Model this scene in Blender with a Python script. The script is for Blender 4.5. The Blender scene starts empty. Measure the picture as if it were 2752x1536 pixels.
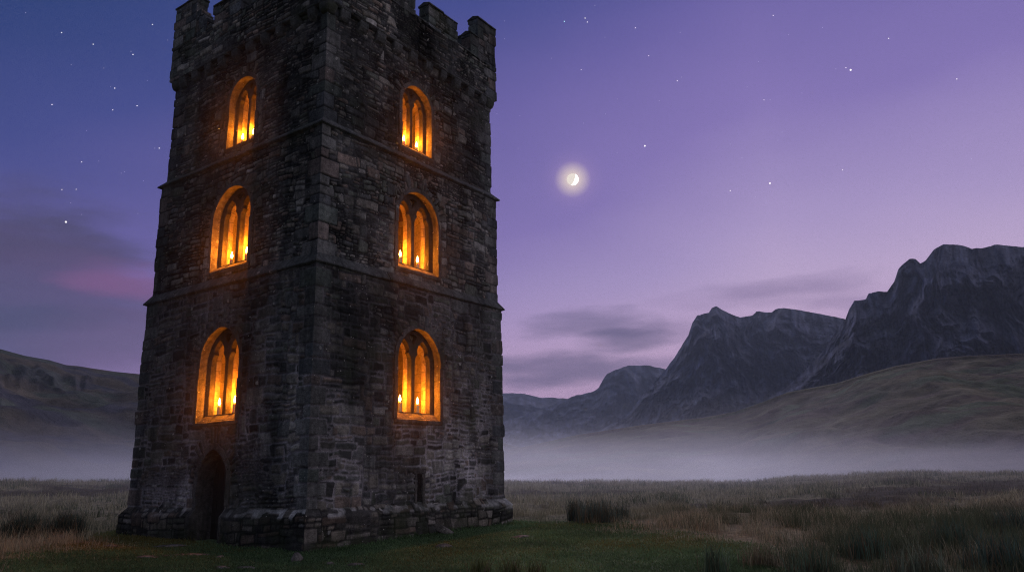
import bpy, bmesh, math, random
import numpy as np
from math import sin, cos, tan, radians, pi, atan2, hypot, sqrt
sc = bpy.context.scene
COL = sc.collection

# ------------------------------------------------------------------ camera
F_PX, PITCH, ROLL, CAM_Z = 2083.2, 0.24296, -0.02138, 1.5
cam_d = bpy.data.cameras.new("camera")
cam_d.sensor_width = 36.0
cam_d.lens = F_PX / 2752 * 36
cam_d.clip_start = 0.1
cam_d.clip_end = 40000
cam = bpy.data.objects.new("camera", cam_d)
COL.objects.link(cam)
from mathutils import Matrix, Vector
cam.matrix_world = (Matrix.Translation((0, 0, CAM_Z)) @ Matrix.Rotation(PITCH + pi / 2, 4, 'X')
                    @ Matrix.Rotation(ROLL, 4, 'Z'))
sc.camera = cam

# ------------------------------------------------------------------ render look
sc.render.engine = 'CYCLES'
sc.view_settings.view_transform = 'Standard'
sc.view_settings.look = 'None'
sc.view_settings.exposure = 0.0
sc.view_settings.gamma = 1.0
sc.cycles.use_denoising = True
sc.cycles.denoiser = 'OPENIMAGEDENOISE'
sc.cycles.denoising_prefilter = 'NONE'
sc.cycles.denoising_input_passes = 'RGB_ALBEDO_NORMAL'
sc.cycles.filter_width = 1.1
sc.cycles.max_bounces = 8
sc.cycles.diffuse_bounces = 4
sc.cycles.volume_bounces = 3
sc.cycles.sample_clamp_indirect = 1.5
sc.cycles.use_light_tree = True


def ray(x, y):
    """direction of the world line seen at photograph pixel (x, y)"""
    a, b = x - 1376, y - 768
    c, s = cos(ROLL), sin(ROLL)
    px, py = a * c + b * s, -a * s + b * c
    X, U = px / F_PX, -py / F_PX
    c, s = cos(PITCH), sin(PITCH)
    d = np.array([X, c - U * s, s + U * c])
    return d / np.linalg.norm(d)


def azel(x, y):
    d = ray(x, y)
    return atan2(d[0], d[1]), math.asin(d[2])


# ------------------------------------------------------------------ node helper
class NT:
    def __init__(s, tree):
        s.t = tree
        s.t.nodes.clear()

    def n(s, typ, **kw):
        nd = s.t.nodes.new(typ)
        ins = kw.pop('ins', {})
        for k, v in kw.items():
            setattr(nd, k, v)
        for k, v in ins.items():
            s.set(nd.inputs[k], v)
        return nd

    def set(s, sock, v):
        if isinstance(v, bpy.types.NodeSocket):
            s.t.links.new(v, sock)
        elif isinstance(v, bpy.types.Node):
            s.t.links.new(v.outputs[0], sock)
        else:
            if hasattr(sock, 'default_value') and isinstance(v, (tuple, list)) and len(v) == 3 and sock.type == 'RGBA':
                v = (*v, 1)
            sock.default_value = v

    def m(s, op, a, b=0.0, c=0.0, clamp=False):
        nd = s.t.nodes.new('ShaderNodeMath')
        nd.operation = op
        nd.use_clamp = clamp
        for i, v in enumerate((a, b, c)):
            s.set(nd.inputs[i], v)
        return nd.outputs[0]

    def mix(s, f, a, b, blend='MIX'):
        nd = s.t.nodes.new('ShaderNodeMix')
        nd.data_type = 'RGBA'
        nd.blend_type = blend
        nd.clamp_factor = True
        s.set(nd.inputs[0], f)
        s.set(nd.inputs[6], a)
        s.set(nd.inputs[7], b)
        return nd.outputs[2]

    def rng(s, v, a, b, c=0.0, d=1.0, smooth=True):
        nd = s.t.nodes.new('ShaderNodeMapRange')
        nd.interpolation_type = 'SMOOTHSTEP' if smooth else 'LINEAR'
        for i, q in enumerate((v, a, b, c, d)):
            s.set(nd.inputs[i], q)
        return nd.outputs[0]

    def noise(s, vec, scale, detail=4.0, rough=0.55, dist=0.0):
        nd = s.n('ShaderNodeTexNoise', ins={'Vector': vec, 'Scale': scale, 'Detail': detail,
                                            'Roughness': rough, 'Distortion': dist})
        return nd.outputs[0]

    def ramp(s, f, stops, interp='LINEAR'):
        nd = s.t.nodes.new('ShaderNodeValToRGB')
        nd.color_ramp.interpolation = interp
        el = nd.color_ramp.elements
        while len(el) < len(stops):
            el.new(0.5)
        for e, (p, c) in zip(el, stops):
            e.position = p
            e.color = (*c, 1)
        s.set(nd.inputs[0], f)
        return nd.outputs[0]


def lin(r, g, b):
    f = lambda c: (c / 255 / 12.92) if c / 255 <= 0.04045 else ((c / 255 + 0.055) / 1.055) ** 2.4
    return (f(r), f(g), f(b))


# ------------------------------------------------------------------ world: dusk sky
world = bpy.data.worlds.new("World")
sc.world = world
world.use_nodes = True
MOON_AZEL = azel(1539, 482)


def build_world():
    w = NT(world.node_tree)
    tc = w.n('ShaderNodeTexCoord')
    sep = w.n('ShaderNodeSeparateXYZ', ins={0: tc.outputs['Generated']})
    x, y, z = sep.outputs
    az = w.m('ARCTAN2', x, y)
    el = w.m('ARCSINE', z)
    azc = w.m('MINIMUM', w.m('MAXIMUM', az, -0.75), 1.3)
    # blue of the upper sky sinks towards the west (left); afterglow lies to the right
    warp = w.noise(w.n('ShaderNodeCombineXYZ', ins={0: w.m('MULTIPLY', az, 1.2), 1: w.m('MULTIPLY', el, 3.0), 2: 3.0}), 1.6, 3, 0.5)
    e2 = w.m('ADD', el, w.m('MULTIPLY', w.m('MINIMUM', azc, 0.34), -0.36))
    e2 = w.m('ADD', e2, w.m('MULTIPLY', w.m('SUBTRACT', warp, 0.5), 0.12))
    t = w.rng(e2, -0.15, 1.0, 0.0, 1.0, smooth=False)
    P = lambda e: (e + 0.15) / 1.15
    base = w.ramp(t, [
        (P(-0.15), lin(178, 152, 196)),
        (P(0.0), lin(218, 190, 222)),
        (P(0.10), lin(206, 182, 220)),
        (P(0.20), lin(178, 158, 208)),
        (P(0.32), lin(137, 120, 186)),
        (P(0.46), lin(107, 98, 167)),
        (P(0.60), lin(65, 74, 142)),
        (P(0.76), lin(28, 57, 114)),
        (P(0.88), lin(50, 72, 132)),
        (P(1.0), lin(78, 92, 150))])  # zenith is out of view, brightened to add ambient light
    # pink belt near the horizon
    pk = w.m('MULTIPLY', w.rng(el, 0.26, 0.04), w.rng(azc, -0.75, 0.05))
    base = w.mix(w.m('MULTIPLY', pk, 0.7), base, lin(222, 174, 214))
    col = base
    # soft streaks of cloud, each at its own direction: az, el, half-width, half-height, strength, colour
    coord = w.n('ShaderNodeCombineXYZ', ins={0: az, 1: el, 2: 0.0}).outputs[0]
    dn = w.n('ShaderNodeTexNoise', ins={'Vector': w.n('ShaderNodeVectorMath', operation='MULTIPLY', ins={0: coord, 1: (7, 22, 1)}).outputs[0],
                                        'Scale': 1.0, 'Detail': 4.0, 'Roughness': 0.5})
    d1 = w.m('SUBTRACT', dn.outputs[0], 0.5)
    dn2 = w.noise(w.n('ShaderNodeVectorMath', operation='MULTIPLY', ins={0: coord, 1: (14, 60, 1)}).outputs[0], 1.0, 3, 0.5)
    d2 = w.m('SUBTRACT', dn2, 0.5)
    clouds = [
        (1590, 872, 0.085, 0.018, 0.62, lin(92, 88, 126)), (1680, 912, 0.06, 0.014, 0.68, lin(84, 82, 118)),
        (1800, 885, 0.07, 0.014, 0.35, lin(110, 98, 138)),
        (1500, 990, 0.11, 0.020, 0.72, lin(88, 84, 122)), (1420, 1030, 0.06, 0.010, 0.4, lin(92, 86, 126)),
        (1770, 968, 0.05, 0.010, 0.45, lin(98, 92, 130)),
        (2120, 765, 0.10, 0.011, 0.35, lin(120, 104, 148)), (2090, 790, 0.14, 0.012, 0.25, lin(124, 106, 150)),
        (2270, 808, 0.05, 0.010, 0.3, lin(118, 102, 146)),
        (60, 700, 0.12, 0.075, 0.85, lin(72, 68, 104)), (-60, 720, 0.14, 0.06, 0.8, lin(74, 66, 100)),
        (160, 850, 0.16, 0.05, 0.9, lin(80, 80, 122)), (40, 900, 0.16, 0.04, 0.6, lin(76, 78, 118)),
        (250, 780, 0.09, 0.025, 0.4, lin(80, 74, 116)), (340, 930, 0.10, 0.04, 0.4, lin(104, 86, 128)),
        (345, 760, 0.07, 0.020, 0.62, lin(150, 94, 146)), (90, 640, 0.09, 0.012, 0.4, lin(84, 72, 112)), (30, 800, 0.10, 0.010, 0.45, lin(96, 84, 130)), (180, 700, 0.07, 0.009, 0.35, lin(88, 76, 116)), (120, 905, 0.12, 0.010, 0.4, lin(104, 94, 140)), (250, 850, 0.09, 0.008, 0.4, lin(66, 66, 104)), (60, 865, 0.10, 0.008, 0.4, lin(62, 64, 100)), (240, 770, 0.13, 0.035, 0.25, lin(116, 86, 138)), (380, 960, 0.12, 0.05, 0.45, lin(132, 100, 150)),
        (-400, 830, 0.2, 0.06, 0.6, lin(76, 76, 116)), (700, 930, 0.16, 0.03, 0.5, lin(100, 92, 132)),
        (3100, 820, 0.2, 0.02, 0.4, lin(126, 108, 150)), (3300, 700, 0.3, 0.03, 0.3, lin(130, 112, 156)),
    ]
    for cx, cy, rx, ry, st, cc in clouds:
        a, e = azel(cx, cy)
        dx = w.m('MULTIPLY', w.m('SUBTRACT', w.m('ADD', az, w.m('MULTIPLY', d1, 0.11)), a), 1 / rx)
        dy = w.m('MULTIPLY', w.m('SUBTRACT', w.m('ADD', el, w.m('MULTIPLY', d1, 0.035)), e), 1 / ry)
        rr = w.m('ADD', w.m('ADD', w.m('MULTIPLY', dx, dx), w.m('MULTIPLY', dy, dy)), w.m('MULTIPLY', d2, 1.7))
        g = w.rng(rr, 1.9, -0.2, 0.0, st)
        col = w.mix(g, col, cc)
    # halo round the moon
    ma, me = MOON_AZEL
    md = (sin(ma) * cos(me), cos(ma) * cos(me), sin(me))
    dot = w.n('ShaderNodeVectorMath', operation='DISTANCE', ins={0: tc.outputs['Generated'], 1: md}).outputs['Value']
    h1 = w.m('POWER', w.rng(dot, 0.050, 0.0, smooth=False), 2.6)
    h2 = w.m('POWER', w.rng(dot, 0.024, 0.0, smooth=False), 1.2)
    col = w.mix(w.m('MULTIPLY', h1, 0.62), col, lin(206, 170, 212))
    col = w.mix(h2, col, lin(255, 236, 214))
    # unseen sky behind and above the viewer, greyed to light the tower; dimmer left
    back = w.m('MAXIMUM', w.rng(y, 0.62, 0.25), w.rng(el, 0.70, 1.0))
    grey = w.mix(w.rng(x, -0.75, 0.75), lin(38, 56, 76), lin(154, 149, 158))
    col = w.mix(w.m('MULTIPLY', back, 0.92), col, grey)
    # below the horizon: dim ground tone (covered by the land)
    col = w.mix(w.rng(el, -0.02, -0.2), col, (0.03, 0.03, 0.045))
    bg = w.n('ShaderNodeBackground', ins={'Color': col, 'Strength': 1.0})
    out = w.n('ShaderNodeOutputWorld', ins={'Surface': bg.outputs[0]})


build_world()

# moonlight and last glow of the west, from the moon's place in the sky: it rims the mist and the grass
sun_d = bpy.data.lights.new("moonlight", 'SUN')
sun_d.energy = 0.85
sun_d.angle = radians(12)
sun_d.color = (0.93, 0.86, 1.0)
sun = bpy.data.objects.new("moonlight", sun_d)
COL.objects.link(sun)
sun.rotation_euler = (-(pi / 2 - MOON_AZEL[1]), 0, -MOON_AZEL[0])

# ------------------------------------------------------------------ numpy noise
_rs = np.random.RandomState(11)
_T = _rs.rand(256, 256).astype(np.float32)


def vn(x, y, s=0):
    """value noise, about -1..1"""
    x = np.asarray(x, float) + s * 17.31
    y = np.asarray(y, float) + s * 9.77
    xi = np.floor(x).astype(np.int64)
    yi = np.floor(y).astype(np.int64)
    fx, fy = x - xi, y - yi
    fx = fx * fx * (3 - 2 * fx)
    fy = fy * fy * (3 - 2 * fy)
    a = _T[xi & 255, yi & 255]
    b = _T[(xi + 1) & 255, yi & 255]
    c = _T[xi & 255, (yi + 1) & 255]
    d = _T[(xi + 1) & 255, (yi + 1) & 255]
    return ((a * (1 - fx) + b * fx) * (1 - fy) + (c * (1 - fx) + d * fx) * fy) * 2 - 1


def fbm(x, y, o=5, s=0, g=0.5):
    r = 0
    a = 1.0
    t = 0
    for k in range(o):
        r = r + a * vn(x * 2 ** k, y * 2 ** k, s + k * 3)
        t += a
        a *= g
    return r / t


def ridged(x, y, o=5, s=0):
    r = 0
    a = 1.0
    t = 0
    for k in range(o):
        r = r + a * (1 - np.abs(vn(x * 2 ** k, y * 2 ** k, s + k * 5)) * 2)
        t += a
        a *= 0.5
    return r / t


def sstep(a, b, x):
    t = np.clip((x - a) / (b - a), 0, 1)
    return t * t * (3 - 2 * t)


# ------------------------------------------------------------------ object helpers
def tag(o, label=None, cat=None, group=None, kind=None):
    if label:
        o['label'] = label
    if cat:
        o['category'] = cat
    if group:
        o['group'] = group
    if kind:
        o['kind'] = kind
    return o


def empty(name, loc=(0, 0, 0), rz=0.0, **k):
    o = bpy.data.objects.new(name, None)
    COL.objects.link(o)
    o.location = loc
    o.rotation_euler = (0, 0, rz)
    return tag(o, **k)


def link(name, me, mat=None, parent=None):
    o = bpy.data.objects.new(name, me)
    COL.objects.link(o)
    if mat is not None:
        me.materials.clear()
        me.materials.append(mat)
    if parent is not None:
        o.parent = parent
    return o


def np_mesh(name, V, Q, cols=None, T=None, smooth=False):
    """mesh from numpy vertices, quads Q (n,4) and optional triangles T"""
    me = bpy.data.meshes.new(name)
    V = np.asarray(V, np.float32)
    Q = np.zeros((0, 4), np.int32) if Q is None else np.asarray(Q, np.int32)
    T = np.zeros((0, 3), np.int32) if T is None else np.asarray(T, np.int32)
    me.vertices.add(len(V))
    me.vertices.foreach_set('co', V.ravel())
    nl = Q.size + T.size
    me.loops.add(nl)
    me.loops.foreach_set('vertex_index', np.concatenate([Q.ravel(), T.ravel()]))
    me.polygons.add(len(Q) + len(T))
    st = np.concatenate([np.arange(len(Q)) * 4, Q.size + np.arange(len(T)) * 3]).astype(np.int32)
    me.polygons.foreach_set('loop_start', st)
    if smooth:
        me.polygons.foreach_set('use_smooth', np.ones(len(Q) + len(T), bool))
    if cols is not None:
        at = me.attributes.new('Col', 'FLOAT_COLOR', 'POINT')
        c = np.ones((len(V), 4), np.float32)
        c[:, :3] = cols
        at.data.foreach_set('color', c.ravel())
    me.update(calc_edges=True)
    me.validate()
    return me


class MB:
    """collects solids into one mesh"""
    def __init__(s):
        s.v, s.f = [], []

    def add(s, v, f):
        b = len(s.v)
        s.v += [tuple(p) for p in v]
        s.f += [tuple(i + b for i in q) for q in f]

    def hexa(s, p):
        s.add(p, [(0, 3, 2, 1), (4, 5, 6, 7), (0, 1, 5, 4), (1, 2, 6, 5), (2, 3, 7, 6), (3, 0, 4, 7)])

    def box(s, a, b):
        (x0, y0, z0), (x1, y1, z1) = a, b
        s.hexa([(x0, y0, z0), (x1, y0, z0), (x1, y1, z0), (x0, y1, z0),
                (x0, y0, z1), (x1, y0, z1), (x1, y1, z1), (x0, y1, z1)])

    def build(s, name, mat, parent=None, bevel=0.0, rough=0.0, smooth=False, cuts=0, seed=0):
        me = bpy.data.meshes.new(name)
        me.from_pydata(s.v, [], s.f)
        bm = bmesh.new()
        bm.from_mesh(me)
        bmesh.ops.recalc_face_normals(bm, faces=bm.faces)
        if bevel:
            bmesh.ops.bevel(bm, geom=bm.edges[:], offset=bevel, segments=1, affect='EDGES', clamp_overlap=True)
        if cuts:
            bmesh.ops.subdivide_edges(bm, edges=bm.edges[:], cuts=cuts, use_grid_fill=True)
        if rough:
            R = random.Random(seed)
            for v in bm.verts:
                v.co += Vector((R.uniform(-1, 1), R.uniform(-1, 1), R.uniform(-1, 1))) * rough
        bm.to_mesh(me)
        bm.free()
        if smooth:
            for p in me.polygons:
                p.use_smooth = True
        return link(name, me, mat, parent)


def curve_plate(loops, depth, bevel=0.0):
    """flat plate with holes: loops of (x, y), first is the outline; thick in z from 0 to depth"""
    cu = bpy.data.curves.new('plate', 'CURVE')
    cu.dimensions = '2D'
    cu.fill_mode = 'BOTH'
    cu.extrude = depth / 2 - bevel
    cu.bevel_depth = bevel
    cu.bevel_resolution = 0
    for lp in loops:
        sp = cu.splines.new('POLY')
        sp.points.add(len(lp) - 1)
        for p, (x, y) in zip(sp.points, lp):
            p.co = (x, y, 0, 1)
        sp.use_cyclic_u = True
    ob = bpy.data.objects.new('plate', cu)
    COL.objects.link(ob)
    dg = bpy.context.evaluated_depsgraph_get()
    me = bpy.data.meshes.new_from_object(ob.evaluated_get(dg))
    bpy.data.objects.remove(ob)
    bpy.data.curves.remove(cu)
    co = np.empty(len(me.vertices) * 3, np.float32)
    me.vertices.foreach_get('co', co)
    co = co.reshape(-1, 3)
    co[:, 2] += depth / 2
    fs = [tuple(p.vertices) for p in me.polygons]
    bpy.data.meshes.remove(me)
    return co, fs


# ------------------------------------------------------------------ materials
def mat(name):
    m = bpy.data.materials.new(name)
    m.use_nodes = True
    return m, NT(m.node_tree)


def finish(t, color, rough=0.95, bump=None, bstr=0.4, bdist=0.02, spec=0.25, **extra):
    ins = {'Base Color': color, 'Roughness': rough, 'Specular IOR Level': spec}
    ins.update(extra)
    if bump is not None:
        bn = t.n('ShaderNodeBump', ins={'Height': bump, 'Strength': bstr, 'Distance': bdist})
        ins['Normal'] = bn.outputs[0]
    p = t.n('ShaderNodeBsdfPrincipled', ins=ins)
    t.n('ShaderNodeOutputMaterial', ins={'Surface': p.outputs[0]})
    return p


def stone_material(name, use_attr=True, base=(0.16, 0.15, 0.145), lichen=1.0, moss=1.0, cut=False):
    m, t = mat(name)
    tc = t.n('ShaderNodeTexCoord')
    ob = tc.outputs['Object']
    if use_attr:
        c = t.n('ShaderNodeAttribute', attribute_name='Col').outputs['Color']
    else:
        c = t.mix(t.noise(ob, 1.6, 3), tuple(v * 0.7 for v in base), tuple(v * 1.35 for v in base))
    n1 = t.noise(ob, 9.0, 6, 0.7)
    n2 = t.noise(ob, 46.0, 4, 0.7)
    n3 = t.noise(ob, 0.55, 4, 0.6)
    c = t.mix(1.0, c, t.ramp(n1, [(0.28, (0.45, 0.45, 0.46)), (0.72, (1.6, 1.57, 1.55))]), 'MULTIPLY')
    c = t.mix(0.8, c, t.ramp(n2, [(0.3, (0.5, 0.5, 0.5)), (0.7, (1.5, 1.5, 1.5))]), 'MULTIPLY')
    # big weather stains running down the wall
    st = t.noise(t.n('ShaderNodeVectorMath', operation='MULTIPLY', ins={0: ob, 1: (1.7, 1.7, 0.22)}).outputs[0], 1.2, 5, 0.65)
    c = t.mix(1.0, c, t.ramp(st, [(0.32, (0.38, 0.40, 0.40)), (0.6, (1.15, 1.12, 1.12))]), 'MULTIPLY')
    c = t.mix(t.rng(n3, 0.52, 0.72, 0, 0.55), c, (0.055, 0.065, 0.04))
    if lichen:
        v = t.n('ShaderNodeTexVoronoi', ins={'Vector': t.n('ShaderNodeVectorMath', operation='ADD', ins={0: ob, 1: t.n('ShaderNodeVectorMath', operation='SCALE', ins={0: t.n('ShaderNodeTexNoise', ins={'Vector': ob, 'Scale': 14.0, 'Detail': 3.0}).outputs['Color'], 'Scale': 0.10}).outputs[0]}).outputs[0], 'Scale': 3.4})
        spot = t.rng(v.outputs['Distance'], 0.20, 0.15)
        pick = t.rng(t.n('ShaderNodeSeparateColor', ins={0: v.outputs['Color']}).outputs[0], 0.80, 0.84)
        reg = t.rng(t.noise(ob, 0.8, 2), 0.42, 0.6, 0.15, 1.0)
        c = t.mix(t.m('MULTIPLY', t.m('MULTIPLY', spot, pick), t.m('MULTIPLY', reg, 0.85 * lichen)), c, (0.42, 0.42, 0.40))
        v2 = t.n('ShaderNodeTexVoronoi', ins={'Vector': ob, 'Scale': 12.0})
        spot2 = t.rng(v2.outputs['Distance'], 0.22, 0.14)
        pick2 = t.rng(t.n('ShaderNodeSeparateColor', ins={0: v2.outputs['Color']}).outputs[1], 0.92, 0.94)
        c = t.mix(t.m('MULTIPLY', spot2, t.m('MULTIPLY', pick2, 0.9 * lichen)), c, (0.5, 0.49, 0.46))
    if moss:
        sepz = t.n('ShaderNodeSeparateXYZ', ins={0: ob}).outputs[2]
        low = t.rng(sepz, 1.1, -0.2)
        mm = t.m('MULTIPLY', low, t.rng(t.noise(ob, 2.2, 5, 0.7), 0.42, 0.62))
        c = t.mix(t.m('MULTIPLY', mm, 0.75 * moss), c, (0.035, 0.045, 0.02))
    b = t.m('ADD', t.m('MULTIPLY', n1, 0.7), t.m('MULTIPLY', n2, 0.35))
    b = t.m('ADD', b, t.m('MULTIPLY', t.noise(t.n('ShaderNodeVectorMath', operation='MULTIPLY', ins={0: ob, 1: (1, 1, 3.5)}).outputs[0], 7.0, 4, 0.6), 0.8))
    finish(t, c, 0.96, b, 0.75, 0.03, 0.15)
    return m


M = {}
M['wall'] = stone_material('rubble_stone')
M['dressed'] = stone_material('dressed_stone', use_attr=False, base=(0.125, 0.12, 0.115))
M['tracery'] = stone_material('shade_dark_tracery_stone', use_attr=False, base=(0.075, 0.07, 0.065), lichen=0.0, moss=0.0)  # base darkened, putting the shade of the backlit bars into the stone colour
M['string'] = stone_material('weathered_string_stone', use_attr=False, base=(0.105, 0.115, 0.115), lichen=1.0)
M['plinth'] = stone_material('plinth_stone', use_attr=True, lichen=1.1)
M['loose'] = stone_material('loose_stone', use_attr=False, base=(0.15, 0.145, 0.135), moss=0.0)


def interior_material():
    m, t = mat('pale_inner_masonry')
    ob = t.n('ShaderNodeTexCoord').outputs['Object']
    sp = t.n('ShaderNodeSeparateXYZ', ins={0: ob})
    v = t.n('ShaderNodeCombineXYZ', ins={0: t.m('ADD', sp.outputs[0], sp.outputs[1]), 1: sp.outputs[2], 2: 0.0}).outputs[0]
    v = t.n('ShaderNodeVectorMath', operation='ADD', ins={0: v, 1: t.n('ShaderNodeVectorMath', operation='SCALE', ins={0: t.n('ShaderNodeTexNoise', ins={'Vector': ob, 'Scale': 2.5}).outputs['Color'], 'Scale': 0.14}).outputs[0]}).outputs[0]
    br = t.n('ShaderNodeTexBrick', ins={'Vector': v, 'Scale': 1.0, 'Mortar Size': 0.010, 'Brick Width': 0.52, 'Row Height': 0.27,
                                        'Color1': (0.28, 0.23, 0.16), 'Color2': (0.44, 0.37, 0.26), 'Mortar': (0.20, 0.17, 0.14)})
    n1 = t.noise(ob, 11.0, 6, 0.7)
    c = t.mix(1.0, br.outputs[0], t.ramp(n1, [(0.3, (0.6, 0.58, 0.55)), (0.65, (1.2, 1.2, 1.2))]), 'MULTIPLY')
    n4 = t.noise(ob, 4.0, 5, 0.7, 1.0)
    c = t.mix(t.rng(n4, 0.60, 0.68, 0, 0.6), c, (0.10, 0.08, 0.06))
    finish(t, c, 0.9, n1, 0.5, 0.02)
    return m


M['inner'] = interior_material()


def simple(name, color, rough=0.8, nscale=12.0, amount=0.35, bstr=0.3, **ex):
    m, t = mat(name)
    ob = t.n('ShaderNodeTexCoord').outputs['Object']
    n = t.noise(ob, nscale, 5, 0.6)
    lo, hi = 1 - amount, 1 + amount
    c = t.mix(1.0, color, t.ramp(n, [(0.3, (lo,) * 3), (0.7, (hi,) * 3)]), 'MULTIPLY')
    finish(t, c, rough, n, bstr, 0.01, 0.3, **ex)
    return m


M['wood'] = simple('old_dark_oak', (0.035, 0.028, 0.022), 0.75, 20)
M['beam'] = simple('ceiling_timber', (0.16, 0.10, 0.06), 0.8, 14)
M['wax'] = simple('candle_wax', (0.85, 0.72, 0.5), 0.45, 20, 0.05, 0.05, **{'Subsurface Weight': 0.8, 'Subsurface Radius': (0.09, 0.05, 0.02), 'Subsurface Scale': 1.0})
M['wick'] = simple('burnt_wick', (0.02, 0.02, 0.02), 0.9)


def emis(name, color, strength, sampling='AUTO'):
    m, t = mat(name)
    e = t.n('ShaderNodeEmission', ins={'Color': color, 'Strength': strength})
    t.n('ShaderNodeOutputMaterial', ins={'Surface': e.outputs[0]})
    m.cycles.emission_sampling = sampling
    return m


CANDLE_W = 105.0
M['flame'] = emis('candle_flame', (1.0, 0.50, 0.10), 60.0, 'NONE')
M['star'] = emis('starlight', (1.0, 0.93, 0.95), 1.5, 'NONE')
M['star_cool'] = emis('cool_starlight', (0.55, 0.95, 1.0), 1.8, 'NONE')
M['star_dim'] = emis('faint_starlight', (0.62, 0.58, 0.9), 0.9, 'NONE')

# ================================================================== TOWER
# local frame of the tower: origin at the near corner, +x along the right-hand face, +y along the left-hand face
TH = 0.61912
P0 = (-4.785, 18.306)
W = 7.56
tower = empty('stone_tower', (P0[0], P0[1], 0.0), pi / 2 - TH,
              label='tall square ruined stone tower with candlelit arched windows and broken battlements', cat='tower')
Z0 = -0.35
STAGE = [(Z0, 6.76, 0.0), (6.95, 10.50, 0.085), (10.66, 14.16, 0.195)]
PAR = (14.14, 15.36, 0.035)
WINS = [dict(c=3.72, hw=0.86, sill=3.10, spring=4.68, apexk=1.07, stage=0, cand=(3.29, 3.99), cand_l=(3.36, 4.04), big=1.0),
        dict(c=3.74, hw=0.85, sill=7.28, spring=8.78, apexk=1.03, stage=1, cand=(3.31, 4.03), cand_l=(3.38, 4.06), big=0.86),
        dict(c=3.74, hw=0.635, sill=11.00, spring=12.45, apexk=1.02, stage=2, cand=(3.50, 4.06), cand_l=(3.58, 4.09), big=0.72)]
DOOR = dict(c=3.68, hw=0.62, sill=-0.3, spring=1.60, apexk=1.28)
SLIT = (3.67, 3.87, 0.88, 1.66)


def arch_pts(c, hw, z0, spring, k, off=0.0, n=14, flat_bottom=True):
    """outline (s, z) from bottom right, up, over the arch, down to bottom left; k>1 makes it pointed"""
    h = hw + off
    R = hw * ((k * k + 1) / 2) + off     # circle through springing and apex k*hw
    cx = R - h
    apex = sqrt(max(R * R - cx * cx, 1e-6))
    pts = [(c + h, z0)]
    for i in range(n + 1):
        a = (i / n) * math.acos(cx / R)
        pts.append((c - cx + R * cos(a), spring + R * sin(a)))
    for i in range(n - 1, -1, -1):
        a = (i / n) * math.acos(cx / R)
        pts.append((c + cx - R * cos(a), spring + R * sin(a)))
    pts.append((c - h, z0))
    return pts


def in_arch(S, Z, c, hw, z0, spring, k, off=0.0):
    h = hw + off
    R = hw * ((k * k + 1) / 2) + off
    cx = R - h
    ds = np.abs(S - c)
    rect = (ds < h) & (Z > z0) & (Z <= spring)
    top = (Z > spring) & ((ds + cx) ** 2 + (Z - spring) ** 2 < R * R)
    return rect | top


STONE_TINTS = np.array([(0.165, 0.158, 0.138), (0.105, 0.108, 0.104), (0.210, 0.195, 0.165), (0.068, 0.070, 0.068),
                        (0.180, 0.145, 0.120), (0.120, 0.130, 0.108), (0.270, 0.260, 0.235), (0.060, 0.060, 0.058)])


class Corner:
    def __init__(s, seed, z0=-1.0, z1=19.0):
        r = np.random.RandomState(seed)
        z = [z0]
        while z[-1] < z1:
            z.append(z[-1] + r.uniform(0.24, 0.50))
        s.z = np.array(z)
        n = len(z)
        s.jut = r.uniform(-0.008, 0.030, n)
        s.phase = r.randint(0, 2)
        s.len = np.where((np.arange(n) + s.phase) % 2 == 0, 1.0, 0.0)
        s.tint = STONE_TINTS[r.choice([0, 1, 1, 4, 5, 0], n)] * r.uniform(0.8, 1.2, (n, 1)) * np.array([0.95, 1.0, 1.08])
        s.seed = seed

    def idx(s, z):
        return np.clip(np.searchsorted(s.z, z) - 1, 0, len(s.z) - 2)

    def edge(s, z):
        i = s.idx(z)
        d = np.minimum(z - s.z[i], s.z[i + 1] - z)
        return 0.022 + s.jut[i] * sstep(0, 0.03, d) - 0.018 * (1 - sstep(0.0, 0.022, d)) + 0.012 * fbm(z * 3.1, z * 0 + s.seed, 3)


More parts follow.
